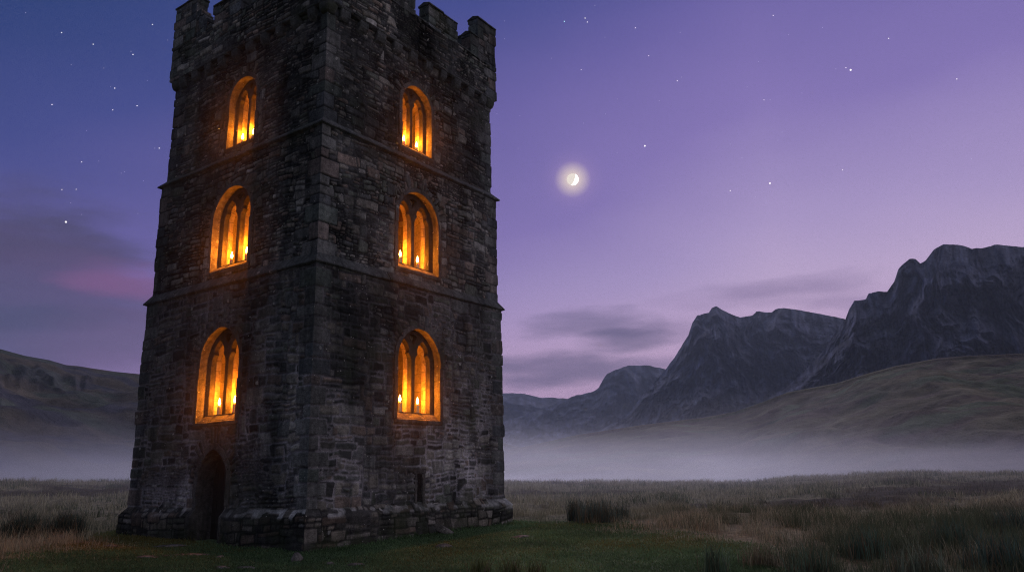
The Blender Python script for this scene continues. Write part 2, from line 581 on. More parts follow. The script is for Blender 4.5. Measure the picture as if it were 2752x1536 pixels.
def rubble(S, Z, seed, mean, mortar_c, joint=0.014, cl=None, cr=None, w=None, wins=(), deep=1.0):
    """irregular coursed rubble: returns outward relief D and colour"""
    r = np.random.RandomState(seed)
    Sw = S + 0.022 * vn(S * 4, Z * 4, seed) + 0.05 * vn(S * .8, Z * .8, seed + 2)
    Zw = Z + 0.055 * vn(S * .7, Z * .9, seed + 5) + 0.026 * vn(S * 3.5, Z * 3.5, seed + 7) + 0.008 * vn(S * 11, Z * 11, seed + 8)
    # the wall was raised in patches: the courses break from one patch to the next
    zs_ = Sw + 0.30 * fbm(S * .5, Z * .9, 3, seed + 13)
    zb_ = np.cumsum(r.uniform(0.7, 2.0, 20)) - 2.0
    zi = np.clip(np.searchsorted(zb_, zs_.ravel()) - 1, 0, 18).reshape(S.shape)
    zoff = r.uniform(-0.5, 0.5, 20)
    Zw = Zw + zoff[zi] + 0.10 * vn(S * .35, Z * .5, seed + 15)
    zedge = np.minimum(zs_ - zb_[zi], zb_[zi + 1] - zs_)
    z0, z1 = Zw.min() - 0.3, Zw.max() + 0.6
    cz = [z0]
    while cz[-1] < z1:
        cz.append(cz[-1] + mean * r.choice([0.45, 0.7, 0.95, 1.2, 1.6], p=[.2, .25, .25, .2, .1]) * r.uniform(.85, 1.15))
    cz = np.array(cz)
    ci = np.clip(np.searchsorted(cz, Zw.ravel()) - 1, 0, len(cz) - 2)
    s = Sw.ravel()
    z = Zw.ravel()
    e = np.zeros(s.size)
    prot = np.zeros(s.size)
    col = np.zeros((s.size, 3))
    tx = np.zeros(s.size)

    def stone_dist(dx, dz, rc):
        d = np.minimum(dx, dz)
        cc = (dx < rc) & (dz < rc)
        return np.where(cc, rc - np.sqrt(np.maximum(rc - dx, 0) ** 2 + np.maximum(rc - dz, 0) ** 2), d)

    for k in range(len(cz) - 1):
        m = ci == k
        if not m.any():
            continue
        h = cz[k + 1] - cz[k]
        b = [s.min() - 0.5 - r.rand()]
        while b[-1] < s.max() + 0.5:
            b.append(b[-1] + max(0.09, min(0.8, h * r.uniform(0.7, 3.4))))
        b = np.array(b)
        n = len(b)
        sp = r.uniform(0.35, 0.65, n) * (r.rand(n) < (0.35 if h > mean * 0.9 else 0.0))
        P = r.uniform(0.0, 1.0, (n, 2))
        tint = STONE_TINTS[r.randint(0, len(STONE_TINTS), (n, 2))] * r.uniform(0.6, 1.45, (n, 2, 1))
        sl = r.uniform(-0.05, 0.05, n)
        ss = s[m]
        zz = z[m] + 0
        j = np.clip(np.searchsorted(b, ss) - 1, 0, n - 2)
        lx = ss - b[j]
        # slanted stone ends
        lx = lx + (zz - cz[k] - h / 2) * sl[j] * 4
        dx = np.minimum(lx, (b[j + 1] - b[j]) - lx)
        lz = zz - cz[k]
        split = sp[j] * h
        upper = (sp[j] > 0) & (lz > split)
        lo = np.where(upper, split, 0)
        hi = np.where((sp[j] > 0) & ~upper, split, h)
        dz = np.minimum(lz - lo, hi - lz)
        e[m] = stone_dist(dx, dz, 0.045)
        q = upper.astype(int)
        prot[m] = P[j, q]
        col[m] = tint[j, q]
        tx[m] = (lx / (b[j + 1] - b[j]) - .5) * (P[j, 1 - q] - .5) * 0.03 + (lz / h - .5) * (P[j, q] - .5) * 0.035
    e = np.minimum(e.reshape(S.shape), np.maximum(zedge, 0))
    prot = prot.reshape(S.shape)
    tx = tx.reshape(S.shape)
    col = col.reshape(S.shape + (3,))
    # larger blocks let into the wall
    nb = int((S.max() - S.min()) * (Z.max() - Z.min()) * 0.95)
    for _ in range(nb):
        bw, bh = r.uniform(0.3, 0.72), r.uniform(0.2, 0.42)
        bx, bz = r.uniform(S.min(), S.max()), r.uniform(Zw.min(), Zw.max())
        dx = bw / 2 - np.abs(Sw - bx)
        dz = bh / 2 - np.abs(Zw - bz)
        m = (dx > -0.012) & (dz > -0.012)
        d = stone_dist(dx[m], dz[m], 0.06)
        e[m] = d
        prot[m] = r.uniform(0.3, 1.0)
        tx[m] = 0
        col[m] = STONE_TINTS[r.choice([0, 1, 2, 4, 5, 6])] * r.uniform(0.8, 1.25)
    # dressed blocks beside and above openings
    for wd in wins:
        c, hw, sill, spr, k = wd['c'], wd['hw'], wd['sill'], wd['spring'], wd['apexk']
        ring = 0.13
        jz = sill - 0.25
        side = 0
        while jz < spr:
            jh = r.uniform(0.22, 0.4)
            for sg in (-1, 1):
                L = r.choice([0.12, 0.26, 0.34])
                xc = c + sg * (hw + ring + L / 2)
                dx = L / 2 - np.abs(Sw - xc)
                dz = jh / 2 - np.abs(Zw - jz - jh / 2)
                m = (dx > -0.008) & (dz > -0.004)
                e[m] = np.minimum(dx[m], dz[m])
                prot[m] = r.uniform(.2, .7)
                tx[m] = 0
                col[m] = STONE_TINTS[r.choice([0, 1, 2, 4, 6])] * r.uniform(0.85, 1.1)
            jz += jh
        rad = np.hypot(S - c, (Z - spr) / max(k, 1.0))
        ang = np.arctan2((Z - spr) / max(k, 1), S - c)
        R1 = hw + ring
        m0 = (ang > -0.05) & (ang < pi + .05) & (rad > R1) & (rad < R1 + 0.52)
        a = -0.05
        while a < pi:
            da = r.uniform(0.09, 0.20)
            Rr = R1 + r.uniform(0.10, 0.42)
            if r.rand() < .3:
                a += da
                continue
            m = m0 & (ang >= a) & (ang < a + da) & (rad < Rr)
            d = np.minimum(np.minimum((ang[m] - a) * rad[m], (a + da - ang[m]) * rad[m]), Rr - rad[m])
            e[m] = d
            prot[m] = r.uniform(0.1, 0.9)
            tx[m] = 0
            col[m] = STONE_TINTS[r.choice([0, 1, 2, 4, 5])] * r.uniform(0.8, 1.15)
            a += da
    # quoins
    for cn, dist in ((cl, S - S.min()), (cr, S.max() - S)):
        if cn is None:
            continue
        i = cn.idx(Z)
        L = np.where(cn.len[i] > 0.5, 0.62, 0.34) if cn is cl else np.where(cn.len[i] > 0.5, 0.34, 0.62)
        L = L * (0.9 + 0.25 * vn(i * 1.7, i * 0 + seed, 3))
        m = dist < L
        dz = np.minimum(Z - cn.z[i], cn.z[i + 1] - Z)
        d = np.minimum(L - dist, dz)
        e[m] = d[m]
        prot[m] = 0.35
        tx[m] = 0
        col[m] = cn.tint[i][m]
    H = sstep(joint * 0.35, joint + 0.026, e)
    D = H * (0.012 + 0.034 * prot * deep) + H * tx * deep
    D = D + 0.010 * fbm(S * 7, Z * 7, 4, seed + 3) + 0.012 * fbm(S * .6, Z * .6, 2, seed + 9)
    # slate-like lamination of some stones
    D = D + H * 0.006 * vn(S * 3, Z * 34, seed + 4) * (prot > 0.45)
    mort = np.array(mortar_c) * (0.35 + 0.65 * sstep(-0.25, 0.2, fbm(S * .8, Z * .8, 3, seed + 6)))[..., None] * (0.75 + 0.5 * (fbm(S * 2.2, Z * 2.2, 3, seed + 1)[..., None] * .5 + .5))
    C = col * H[..., None] + mort * (1 - H[..., None])
    # open, raked-out joints here and there
    rk = sstep(0.15, 0.45, fbm(S * .9, Z * .9, 3, seed + 21)) * (1 - H)
    D = D - 0.02 * rk
    C = C * (1 - 0.65 * rk[..., None])
    return D, C


def panel(w, za, zb, res, seed, mean, mort, cl=None, cr=None, holes=(), wins=(), joint=0.014, s0=0.0, deep=1.0, topfn=None):
    ns = max(2, int(round(w / res)) + 1)
    nz = max(2, int(round((zb - za) / res)) + 1)
    s = np.linspace(s0, s0 + w, ns)
    z = np.linspace(za, zb, nz)
    S, Z = np.meshgrid(s, z)
    D, C = rubble(S, Z, seed, mean, mort, joint, cl, cr, w, wins, deep)
    # patches of thin slaty pinnings between the larger stones
    D2, C2 = rubble(S, Z, seed + 501, mean * .5, mort, joint * .7, cl, cr, w, wins, deep * .9)
    pm = sstep(0.14, 0.22, fbm(S * .75, Z * 1.05, 4, seed + 77))
    D = D * (1 - pm) + D2 * pm
    C = C * (1 - pm[..., None]) + C2 * pm[..., None]
    # broad weathering: washed-out and soot-dark areas
    wv_ = fbm(S * .45, Z * .28, 4, seed + 88)[..., None]
    C = C * (1.0 + 0.9 * wv_) * np.array([1.07, 1.12, 1.18])
    So = S.copy()
    for cn, dist, sg in ((cl, S - s0, -1), (cr, s0 + w - S, 1)):
        if cn is None:
            continue
        e = cn.edge(Z)
        f = 1 - sstep(0, 0.10, dist)
        D = D * (1 - f) + e * f
        So = So + sg * e * f
    Zo = Z.copy()
    keep = np.ones((nz - 1, ns - 1), bool)
    cs = (S[:-1, :-1] + S[1:, 1:]) / 2
    cz_ = (Z[:-1, :-1] + Z[1:, 1:]) / 2
    for h in holes:
        keep &= ~h(cs, cz_)
    idx = np.arange(nz * ns).reshape(nz, ns)
    Q = np.stack([idx[:-1, :-1], idx[:-1, 1:], idx[1:, 1:], idx[1:, :-1]], -1)[keep]
    return So.ravel(), Zo.ravel(), D.ravel(), C.reshape(-1, 3), Q


FACES = {'right': lambda w, i: ((i, i), (1, 0), (0, -1)), 'left': lambda w, i: ((i, i), (0, 1), (-1, 0)),
         'far_right': lambda w, i: ((W - i, i), (0, 1), (1, 0)), 'far_left': lambda w, i: ((i, W - i), (1, 0), (0, 1))}


def place_panel(pn, org, ax, n, s_shift=0.0):
    """panel values to tower-local xyz; s measured along ax from org"""
    s, z, D, C, Q = pn
    s = s - s_shift
    V = np.stack([org[0] + ax[0] * s + n[0] * D, org[1] + ax[1] * s + n[1] * D, z], 1)
    if ax[1] * n[0] - ax[0] * n[1] < 0:
        Q = Q[:, ::-1]
    return V, Q, C


def join(parts):
    V, Q, C = [], [], []
    b = 0
    for v, q, c in parts:
        V.append(v)
        Q.append(q + b)
        C.append(c)
        b += len(v)
    return np.concatenate(V), np.concatenate(Q), np.concatenate(C)


CORN = {'near': Corner(1), 'right': Corner(2), 'left': Corner(3), 'far': Corner(4)}
FC = {'right': ('near', 'right'), 'left': ('near', 'left'), 'far_right': ('right', 'far'), 'far_left': ('left', 'far')}
MORT_LOW, MORT_HI = (0.34, 0.32, 0.33), (0.080, 0.080, 0.080)
SLIT_HOLE = lambda S, Z: (S > SLIT[0]) & (S < SLIT[1]) & (Z > SLIT[2]) & (Z < SLIT[3])

for si, (za, zb, ins) in enumerate(STAGE):
    parts = []
    for fi, fn in enumerate(('right', 'left', 'far_right', 'far_left')):
        res = 0.024 if fi < 2 else 0.06
        org, ax, n = FACES[fn](W, ins)
        holes, wins = [], []
        if fi < 2:
            wd = WINS[si]
            wins.append(wd)
            holes.append(lambda S, Z, wd=wd: in_arch(S, Z, wd['c'], wd['hw'], wd['sill'] - 0.12, wd['spring'], wd['apexk'], 0.05))
            if si == 0 and fn == 'left':
                holes.append(lambda S, Z: in_arch(S, Z, DOOR['c'], DOOR['hw'], -1, DOOR['spring'], DOOR['apexk'], 0.05))
                wins.append(DOOR)
            if si == 0 and fn == 'right':
                holes.append(SLIT_HOLE)
        mean = (0.25, 0.165, 0.155)[si]
        if si == 0:
            # mortar-rich below, slatier above
            pn = panel(W - 2 * ins, za, zb, res, 40 + fi * 7, 0.25, MORT_LOW, CORN[FC[fn][0]], CORN[FC[fn][1]], holes, wins, 0.020, s0=ins)
            s, z, D, C, Q = pn
            k = sstep(2.6, 5.6, z + 0.5 * vn(s * .8, z * .8, fi))
            lum = C.mean(1)
            C = C * (1 - 0.45 * k[:, None] * (lum[:, None] > 0.20))
            pn = (s, z, D, C, Q)
        else:
            pn = panel(W - 2 * ins, za, zb, res, 60 + si * 31 + fi * 7, mean, MORT_HI, CORN[FC[fn][0]], CORN[FC[fn][1]], holes, wins, 0.010, s0=ins, deep=1.15)
        parts.append(place_panel(pn, org, ax, n, s_shift=ins))
    V, Q, C = join(parts)
    link('wall', np_mesh('wall', V, Q, C), M['wall'], tower)


# ---- parapet band and merlons
def rubble_block(name, x0, x1, y0, y1, za, zb, seed, parent, m=None, mean=0.15, res=0.03, top=True, deep=0.8, ragged=0.0):
    """a free-standing block of rubble walling (four faces and a top)"""
    cn = [Corner(seed * 5 + q, za - .5, zb + 1) for q in range(4)]
    parts = []
    specs = [((x0, y0), (1, 0), (0, -1), x1 - x0, cn[0], cn[1]), ((x0, y0), (0, 1), (-1, 0), y1 - y0, cn[0], cn[3]),
             ((x1, y0), (0, 1), (1, 0), y1 - y0, cn[1], cn[2]), ((x0, y1), (1, 0), (0, 1), x1 - x0, cn[3], cn[2])]
    for q, (org, ax, n, w, a, b) in enumerate(specs):
        pn = panel(w, za, zb, res, seed * 11 + q, mean, MORT_HI, a, b, joint=0.01, deep=deep)
        parts.append(place_panel(pn, org, ax, n))
    if top:
        nx, ny = max(2, int((x1 - x0) / .06)), max(2, int((y1 - y0) / .06))
        X, Y = np.meshgrid(np.linspace(x0 - .02, x1 + .02, nx), np.linspace(y0 - .02, y1 + .02, ny))
        Zt = zb - 0.004 + 0.02 * fbm(X * 5, Y * 5, 3, seed)
        V = np.stack([X.ravel(), Y.ravel(), Zt.ravel()], 1)
        idx = np.arange(nx * ny).reshape(ny, nx)
        Q = np.stack([idx[:-1, :-1], idx[:-1, 1:], idx[1:, 1:], idx[1:, :-1]], -1).reshape(-1, 4)
        parts.append((V, Q, np.full((len(V), 3), 0.10)))
    V, Q, C = join(parts)
    return link(name, np_mesh(name, V, Q, C), m or M['wall'], parent)


pi_ = PAR[2]
PT = 0.34       # parapet thickness
parts = []
for fi, fn in enumerate(('right', 'left', 'far_right', 'far_left')):
    org, ax, n = FACES[fn](W, pi_)
    pn = panel(W - 2 * pi_, PAR[0], PAR[1], 0.026 if fi < 2 else .06, 200 + fi, 0.14, MORT_HI, CORN[FC[fn][0]], CORN[FC[fn][1]], joint=0.010, s0=pi_)
    parts.append(place_panel(pn, org, ax, n, s_shift=pi_))
    # inner face and top of the wall walk side
    s = np.array([pi_, W - pi_])
V, Q, C = join(parts)
lo, hi = pi_ - 0.0, W - pi_
extra_v = [(lo, lo), (hi, lo), (hi, hi), (lo, hi)]
a, b = lo + PT, hi - PT
inner_v = [(a, a), (b, a), (b, b), (a, b)]
base = len(V)
ev = [(x, y, PAR[1] - .003) for x, y in extra_v] + [(x, y, PAR[1] - .003) for x, y in inner_v] + [(x, y, PAR[0]) for x, y in inner_v] + [(x, y, PAR[0] + .004) for x, y in extra_v]
eq = []
for k in range(4):
    k2 = (k + 1) % 4
    eq += [(k, k2, 4 + k2, 4 + k), (4 + k, 4 + k2, 8 + k2, 8 + k), (8 + k, 8 + k2, 12 + k2, 12 + k)]
V = np.concatenate([V, np.array(ev)])
Q = np.concatenate([Q, np.array(eq) + base])
C = np.concatenate([C, np.full((len(ev), 3), 0.10)])
parapet = link('parapet', np_mesh('parapet', V, Q, C), M['wall'], tower)

MERLON_TOP = 16.02


def coping(parent, x0, x1, y0, y1, z, seed, over=0.06):
    """weathered coping slabs, slightly ridged, with joints"""
    R = random.Random(seed)
    mb = MB()
    along_x = (x1 - x0) > (y1 - y0)
    L = max(x1 - x0, y1 - y0) + 2 * over
    n = max(1, int(round(L / 0.62)))
    for k in range(n):
        g = 0.006
        a, b = -over + L * k / n + g, -over + L * (k + 1) / n - g
        dz = R.uniform(-0.012, 0.012)
        o = over + R.uniform(-0.012, 0.012)
        t = 0.075
        rg = 0.06
        if along_x:
            ya, yb, ym = y0 - o, y1 + o, (y0 + y1) / 2
            sec = [(ya, z + dz), (yb, z + dz), (yb, z + t * .7 + dz), (ym, z + t + rg + dz), (ya, z + t * .7 + dz)]
            v = [(x0 + a, p, q) for p, q in sec] + [(x0 + b, p, q) for p, q in sec]
        else:
            xa, xb, xm = x0 - o, x1 + o, (x0 + x1) / 2
            sec = [(xa, z + dz), (xb, z + dz), (xb, z + t * .7 + dz), (xm, z + t + rg + dz), (xa, z + t * .7 + dz)]
            v = [(p, y0 + a, q) for p, q in sec] + [(p, y0 + b, q) for p, q in sec]
        mb.add(v, [(0, 1, 2, 3, 4), (9, 8, 7, 6, 5)] + [(i, i + 5, (i + 1) % 5 + 5, (i + 1) % 5) for i in range(5)])
    return mb.build('coping', M['string'], parent, bevel=0.008, rough=0.004, cuts=1, seed=seed)


ms = 0


def merlon(x0, x1, y0, y1, za, zb, cope=True, label=None):
    global ms
    ms += 1
    o = rubble_block('merlon', x0, x1, y0, y1, za, zb, 300 + ms, tower)
    if cope:
        coping(o, x0, x1, y0, y1, zb - 0.01, ms)
    if label:
        o['label'] = label
    return o


ZB = PAR[1] - 0.02
A0 = pi_
# right-hand face: (s0, s1, top)
for s0, s1, zt in ((2.05, 3.40, 16.06), (4.08, 5.42, 16.08), (6.18, 6.565, 16.12)):
    merlon(s0, s1, A0, A0 + PT, ZB, zt)
# left-hand face
for s0, s1, zt in ((2.0, 3.30, 16.0), (3.95, 5.29, 15.98)):
    merlon(A0, A0 + PT, s0, s1, ZB, zt)
# tall corner merlons
HC = 16.95
merlon(A0, A0 + 1.4, A0, A0 + PT, ZB, HC)
merlon(A0, A0 + PT, A0 + PT + .01, A0 + 1.4, ZB, HC - .01)
merlon(6.58, W - A0, A0, A0 + PT, ZB, HC - .06, label='tall stepped corner merlon')
merlon(W - A0 - PT, W - A0, A0 + PT + .01, 1.5, ZB, HC - .02)
merlon(A0, A0 + PT, 6.36, W - A0, ZB, 16.78, label='tall corner merlon with broken side')
merlon(A0 + PT + .01, 1.45, W - A0 - PT, W - A0, ZB, 16.76)
# broken slope of masonry beside the left corner merlon
mb_steps = [(6.10, 6.35, 16.24), (5.90, 6.10, 16.02), (5.74, 5.90, 15.78), (5.58, 5.74, 15.56)]
for q, (s0, s1, zt) in enumerate(mb_steps):
    merlon(A0 + 0.02, A0 + PT - 0.02 - .02 * q, s0, s1 - 0.002, ZB, zt, cope=False, label='broken stub of masonry')
# far sides
for s0, s1 in ((1.9, 3.3), (3.75, 5.15), (5.6, 7.0)):
    merlon(W - A0 - PT, W - A0, s0, s1, ZB, 16.0)
for s0, s1 in ((1.9, 3.3), (3.75, 5.15), (5.6, 7.0)):
    merlon(s0, s1, W - A0 - PT, W - A0, ZB, 16.0)
# crenel sills
for x0, x1, y0, y1 in ((3.42, 4.06, A0, A0 + PT), (5.44, 6.16, A0, A0 + PT), (A0, A0 + PT, 5.31, 5.56), (1.42 + A0, 2.03, A0, A0 + PT)):
    coping(parapet, x0 + .055, x1 - .055, y0, y1, PAR[1] - 0.015, int(x0 * 10) + 3, 0.05).name = 'sill'

# ---- corbels under the parapet
for fn in ('right', 'left', 'far_right', 'far_left'):
    org, ax, n = FACES[fn](W, 0.195)
    ss = [0.72 + 0.688 * k for k in range(10)]
    for k, s in enumerate(ss):
        R = random.Random(hash((fn[:3] == 'rig', k, len(fn))) & 0xffff)
        w2 = 0.155 + R.uniform(-0.015, 0.02)
        mb = MB()
        zt = PAR[0] + 0.01
        prof = [(-0.05, zt), (0.155, zt), (0.165, zt - 0.13), (0.14, zt - 0.25), (0.08, zt - 0.33), (-0.05, zt - 0.39)]
        v = []
        for sg in (-1, 1):
            for d, z in prof:
                sl = s - 0.195 + sg * w2
                v.append((org[0] + ax[0] * sl + n[0] * d, org[1] + ax[1] * sl + n[1] * d, z + R.uniform(-.006, .006)))
        m = len(prof)
        mb.add(v, [tuple(range(m)), tuple(range(2 * m - 1, m - 1, -1))] + [(i, i + m, (i + 1) % m + m, (i + 1) % m) for i in range(m)])
        mb.build('corbel', M['string'], tower, bevel=0.018, rough=0.006, cuts=1, seed=k)
# lip below the parapet + big rounded corner corbels


def ring_course(name, prof, seed, seg=0.75, m=None, skip=None, jit=0.008):
    """profile of (out, z) swept round the tower as separate worn stones; out measured from the base wall plane"""
    R = random.Random(seed)
    mb = MB()
    np_ = len(prof)
    # four sides; mitred at corners
    for fn, flip in (('right', 0), ('left', 1), ('far_right', 0), ('far_left', 1)):
        org, ax, n = FACES[fn](W, 0.0)
        s = 0.0
        cuts_ = [0.0]
        while cuts_[-1] < W - seg * 1.3:
            cuts_.append(cuts_[-1] + seg * R.uniform(0.7, 1.25))
        cuts_.append(W)
        for k in range(len(cuts_) - 1):
            a, b = cuts_[k], cuts_[k + 1]
            if skip and skip(fn, (a + b) / 2):
                continue
            dz, do = R.uniform(-jit, jit), R.uniform(-jit, jit)
            ends = []
            nn = max(2, int((b - a) / 0.15) + 1)
            for i in range(nn):
                sa = a + (b - a) * i / (nn - 1)
                row = []
                wob = R.uniform(-.004, .004)
                for out, z in prof:
                    g = 0.0
                    if i == 0:
                        g = -out if k == 0 else 0.005
                    elif i == nn - 1:
                        g = out if k == len(cuts_) - 2 else -0.005
                    mitre = (i == 0 and k == 0) or (i == nn - 1 and k == len(cuts_) - 2)
                    oo = out + (0 if mitre or out < 0 else do + wob)
                    zz = z + (0 if mitre else dz + wob)
                    sl = sa + g
                    row.append((org[0] + ax[0] * sl + n[0] * oo, org[1] + ax[1] * sl + n[1] * oo, zz))
                ends.append(row)
            v = [p for row in ends for p in row]
            f = [tuple(range(np_)), tuple((nn - 1) * np_ + q for q in range(np_ - 1, -1, -1))]
            for i in range(nn - 1):
                for q in range(np_):
                    q2 = (q + 1) % np_
                    f.append((i * np_ + q, (i + 1) * np_ + q, (i + 1) * np_ + q2, i * np_ + q2))
            mb.add(v, f)
    return mb.build(name, m or M['string'], tower, rough=0.003, seed=seed)


ring_course('string_course', [(-0.13, 7.10), (-0.055, 7.035), (0.105, 6.80), (0.105, 6.765), (0.0, 6.72), (-0.10, 6.72)], 5)
ring_course('string_course', [(-0.24, 10.79), (-0.165, 10.735), (0.04, 10.535), (0.037, 10.50), (-0.08, 10.47), (-0.2, 10.47)], 6)
ring_course('parapet_moulding', [(-0.22, 14.21), (-0.045, 14.21), (-0.02, 14.17), (-0.025, 14.12), (-0.08, 14.09), (-0.22, 14.09)], 7, 0.6)

# corner corbels
for cx, cy in ((0, 0), (1, 0), (0, 1), (1, 1)):
    bm = bmesh.new()
    bmesh.ops.create_cube(bm, size=1.0)
    bmesh.ops.subdivide_edges(bm, edges=bm.edges[:], cuts=4, use_grid_fill=True)
    for v in bm.verts:
        p = v.co.copy()
        q = p.normalized() * 0.62
        v.co = p.lerp(q, 0.55)
        zz = v.co.z + .5
        f = 0.72 + 0.28 * min(1, max(0, zz)) ** .6
        v.co.x *= 0.42 * f
        v.co.y *= 0.42 * f
        v.co.z = v.co.z * 0.36
    me = bpy.data.meshes.new('corner_corbel')
    bm.to_mesh(me)
    bm.free()
    for p in me.polygons:
        p.use_smooth = True
    o = link('corner_corbel', me, M['string'], tower)
    i = 0.24
    o.location = (i if cx == 0 else W - i, i if cy == 0 else W - i, 14.02)


# ---- plinth: battered base course, broken round the door and worn on the right-hand face
def plinth_side(fn, seed, res):
    org, ax, n = FACES[fn](W, 0.0)
    out = 0.17
    prof_s = np.concatenate([np.linspace(-0.55, 0.73, int(1.28 / res)), np.linspace(0.73, 0.94, max(3, int(0.26 / res)))[1:], [0.96]])
    prof_o = np.where(prof_s <= 0.73, out, out * (1 - (prof_s - 0.73) / 0.21))
    prof_o[-1] = -0.06
    L = W + 2 * out
    ns = int(L / res)
    s = np.linspace(-out, W + out, ns)
    S, Z = np.meshgrid(s, prof_s)
    O = np.repeat(prof_o[:, None], ns, 1)
    # mitre: limit along-length at corners to the local projection
    S = np.clip(S, -O, W + O)
    D, C = rubble(S, Z * 1.0, seed, 0.24, (0.10, 0.10, 0.10), 0.012, deep=0.35)
    edge = 1 - sstep(0.0, 0.12, np.minimum(S + O, W + O - S))
    cn0, cn1 = CORN[FC[fn][0]], CORN[FC[fn][1]]
    near0 = (S < W / 2)
    e = np.where(near0, cn0.edge(Z), cn1.edge(Z))
    D = D * 0.55 + 0.01
    D = D * (1 - edge) + e * edge * 0.8
    Sx = S + np.where(near0, -1, 1) * e * edge * .8
    worn = np.zeros_like(S)
    if fn == 'right':
        worn = sstep(2.6, 3.4, S) * (1 - sstep(4.9, 5.6, S)) * sstep(0.15, 0.7, Z) * (0.55 + 0.45 * fbm(S * 2, Z * 2, 3, 9))
    worn = np.clip(worn, 0, 1)
    O2 = O * (1 - 0.8 * worn) + 0.03 * fbm(S * 1.6, Z * 1.6, 3, seed + 2) * sstep(0.96, .8, Z)
    D = D + O2
    D[-1] = -0.06
    V = np.stack([org[0] + ax[0] * Sx + n[0] * D, org[1] + ax[1] * Sx + n[1] * D, Z], -1).reshape(-1, 3)
    nz = len(prof_s)
    idx = np.arange(nz * ns).reshape(nz, ns)
    keep = np.ones((nz - 1, ns - 1), bool)
    if fn == 'left':
        cs = (S[:-1, :-1] + S[1:, 1:]) / 2
        keep = ~((cs > DOOR['c'] - DOOR['hw'] - 0.02) & (cs < DOOR['c'] + DOOR['hw'] + 0.14))
    Q = np.stack([idx[:-1, :-1], idx[:-1, 1:], idx[1:, 1:], idx[1:, :-1]], -1)[keep]
    if ax[1] * n[0] - ax[0] * n[1] < 0:
        Q = Q[:, ::-1]
    # pale lichen crust on the weathering
    Cc = C.reshape(-1, 3) * 0.8
    zf, sf = Z.ravel(), S.ravel()
    crust = sstep(0.66, 0.76, zf) * (1 - sstep(0.88, .95, zf)) * sstep(0.10, 0.30, vn(sf * 5, zf * 9, seed) + 0.35 * fbm(sf * .7, zf, 2, seed))
    if fn == 'left':
        crust *= 0.35 + 0.65 * (1 - sstep(1.2, 2.6, sf))
    if fn == 'right':
        crust = np.maximum(crust * .55, sstep(W - .2, W - .02, sf) * sstep(.55, .72, zf) * (1 - sstep(0.90, .95, zf)))
    Cc = Cc * (1 - crust[:, None]) + np.array([0.52, 0.54, 0.54]) * crust[:, None]
    return V, Q, Cc


V, Q, C = join([plinth_side('right', 81, 0.028), plinth_side('left', 82, 0.028), plinth_side('far_right', 83, .06), plinth_side('far_left', 84, .06)])
link('plinth', np_mesh('plinth', V, Q, C), M['plinth'], tower)
# cheeks closing the plinth at the doorway
for s0, s1, nm in ((DOOR['c'] - DOOR['hw'] - 0.10, DOOR['c'] - DOOR['hw'] - 0.004, 'plinth_return'), (DOOR['c'] + DOOR['hw'] + 0.004, DOOR['c'] + DOOR['hw'] + 0.18, 'plinth_return')):
    mb = MB()
    mb.hexa([(-0.19, s0, -.5), (0.0, s0, -.5), (0.0, s1, -.5), (-0.19, s1, -.5), (-0.19, s0, .72), (0.0, s0, .92), (0.0, s1, .92), (-0.19, s1, .72)])
    mb.build(nm, M['dressed'], tower, bevel=0.015, cuts=2, rough=0.006)


# ---- windows
def to_local(face, s, d, z):
    return (s, d, z) if face == 'right' else (d, s, z)


def ring_blocks(mb, face, wd, d0, d1, t, seed, zbase=None, step=0.3):
    """dressed surround blocks following the arch outline, t wide, from depth d0 to d1"""
    R = random.Random(seed)
    z0 = wd['sill'] if zbase is None else zbase
    inn = arch_pts(wd['c'], wd['hw'], z0, wd['spring'], wd['apexk'], 0.0, 16)
    out = arch_pts(wd['c'], wd['hw'], z0, wd['spring'], wd['apexk'], t, 16)
    # resample the straight legs
    def legs(p):
        n = max(2, int((p[1][1] - p[0][1]) / 0.1))
        a = [(p[0][0], p[0][1] + (p[1][1] - p[0][1]) * i / n) for i in range(n)]
        b = [(p[-1][0], p[-1][1] + (p[-2][1] - p[-1][1]) * i / n) for i in range(n)]
        return a + p[1:-1] + b[::-1]
    inn, out = legs(inn), legs(out)
    m = len(inn)
    i = 0
    while i < m - 1:
        k = min(m - 1, i + R.choice([3, 4, 5]))
        if m - 1 - k < 2:
            k = m - 1
        pr = R.uniform(-0.014, 0.014)
        v = []
        cnt = k - i + 1
        for q in range(i, k + 1):
            for (p, dd) in ((inn[q], d0 + pr), (out[q], d0 + pr), (out[q], d1), (inn[q], d1)):
                z = p[1]
                s = p[0]
                if q == i and i > 0:     # fine joint
                    s += (inn[q + 1][0] - inn[q][0]) * .07
                    z += (inn[q + 1][1] - inn[q][1]) * .035
                v.append(to_local(face, s, dd, z))
        f = [(0, 1, 2, 3), tuple((cnt - 1) * 4 + x for x in (3, 2, 1, 0))]
        for q in range(cnt - 1):
            for x in range(4):
                x2 = (x + 1) % 4
                f.append((q * 4 + x, (q + 1) * 4 + x, (q + 1) * 4 + x2, q * 4 + x2))
        mb.add(v, f)
        i = k
    return inn


def lancet(c, hw, z0, spring, h):
    """cusped pointed light, outline of (s, z)"""
    r = [(1.0, z0), (1.0, spring - .04 * h), (0.99, spring + 0.10 * h), (0.92, spring + 0.24 * h), (0.76, spring + 0.36 * h), (0.66, spring + 0.42 * h),
         (0.72, spring + 0.50 * h), (0.69, spring + 0.63 * h), (0.53, spring + 0.79 * h), (0.27, spring + 0.92 * h), (0.0, spring + 1.0 * h)]
    # round it
    pts = [(c + x * hw, z) for x, z in r] + [(c - x * hw, z) for x, z in r[-2::-1]]
    return pts


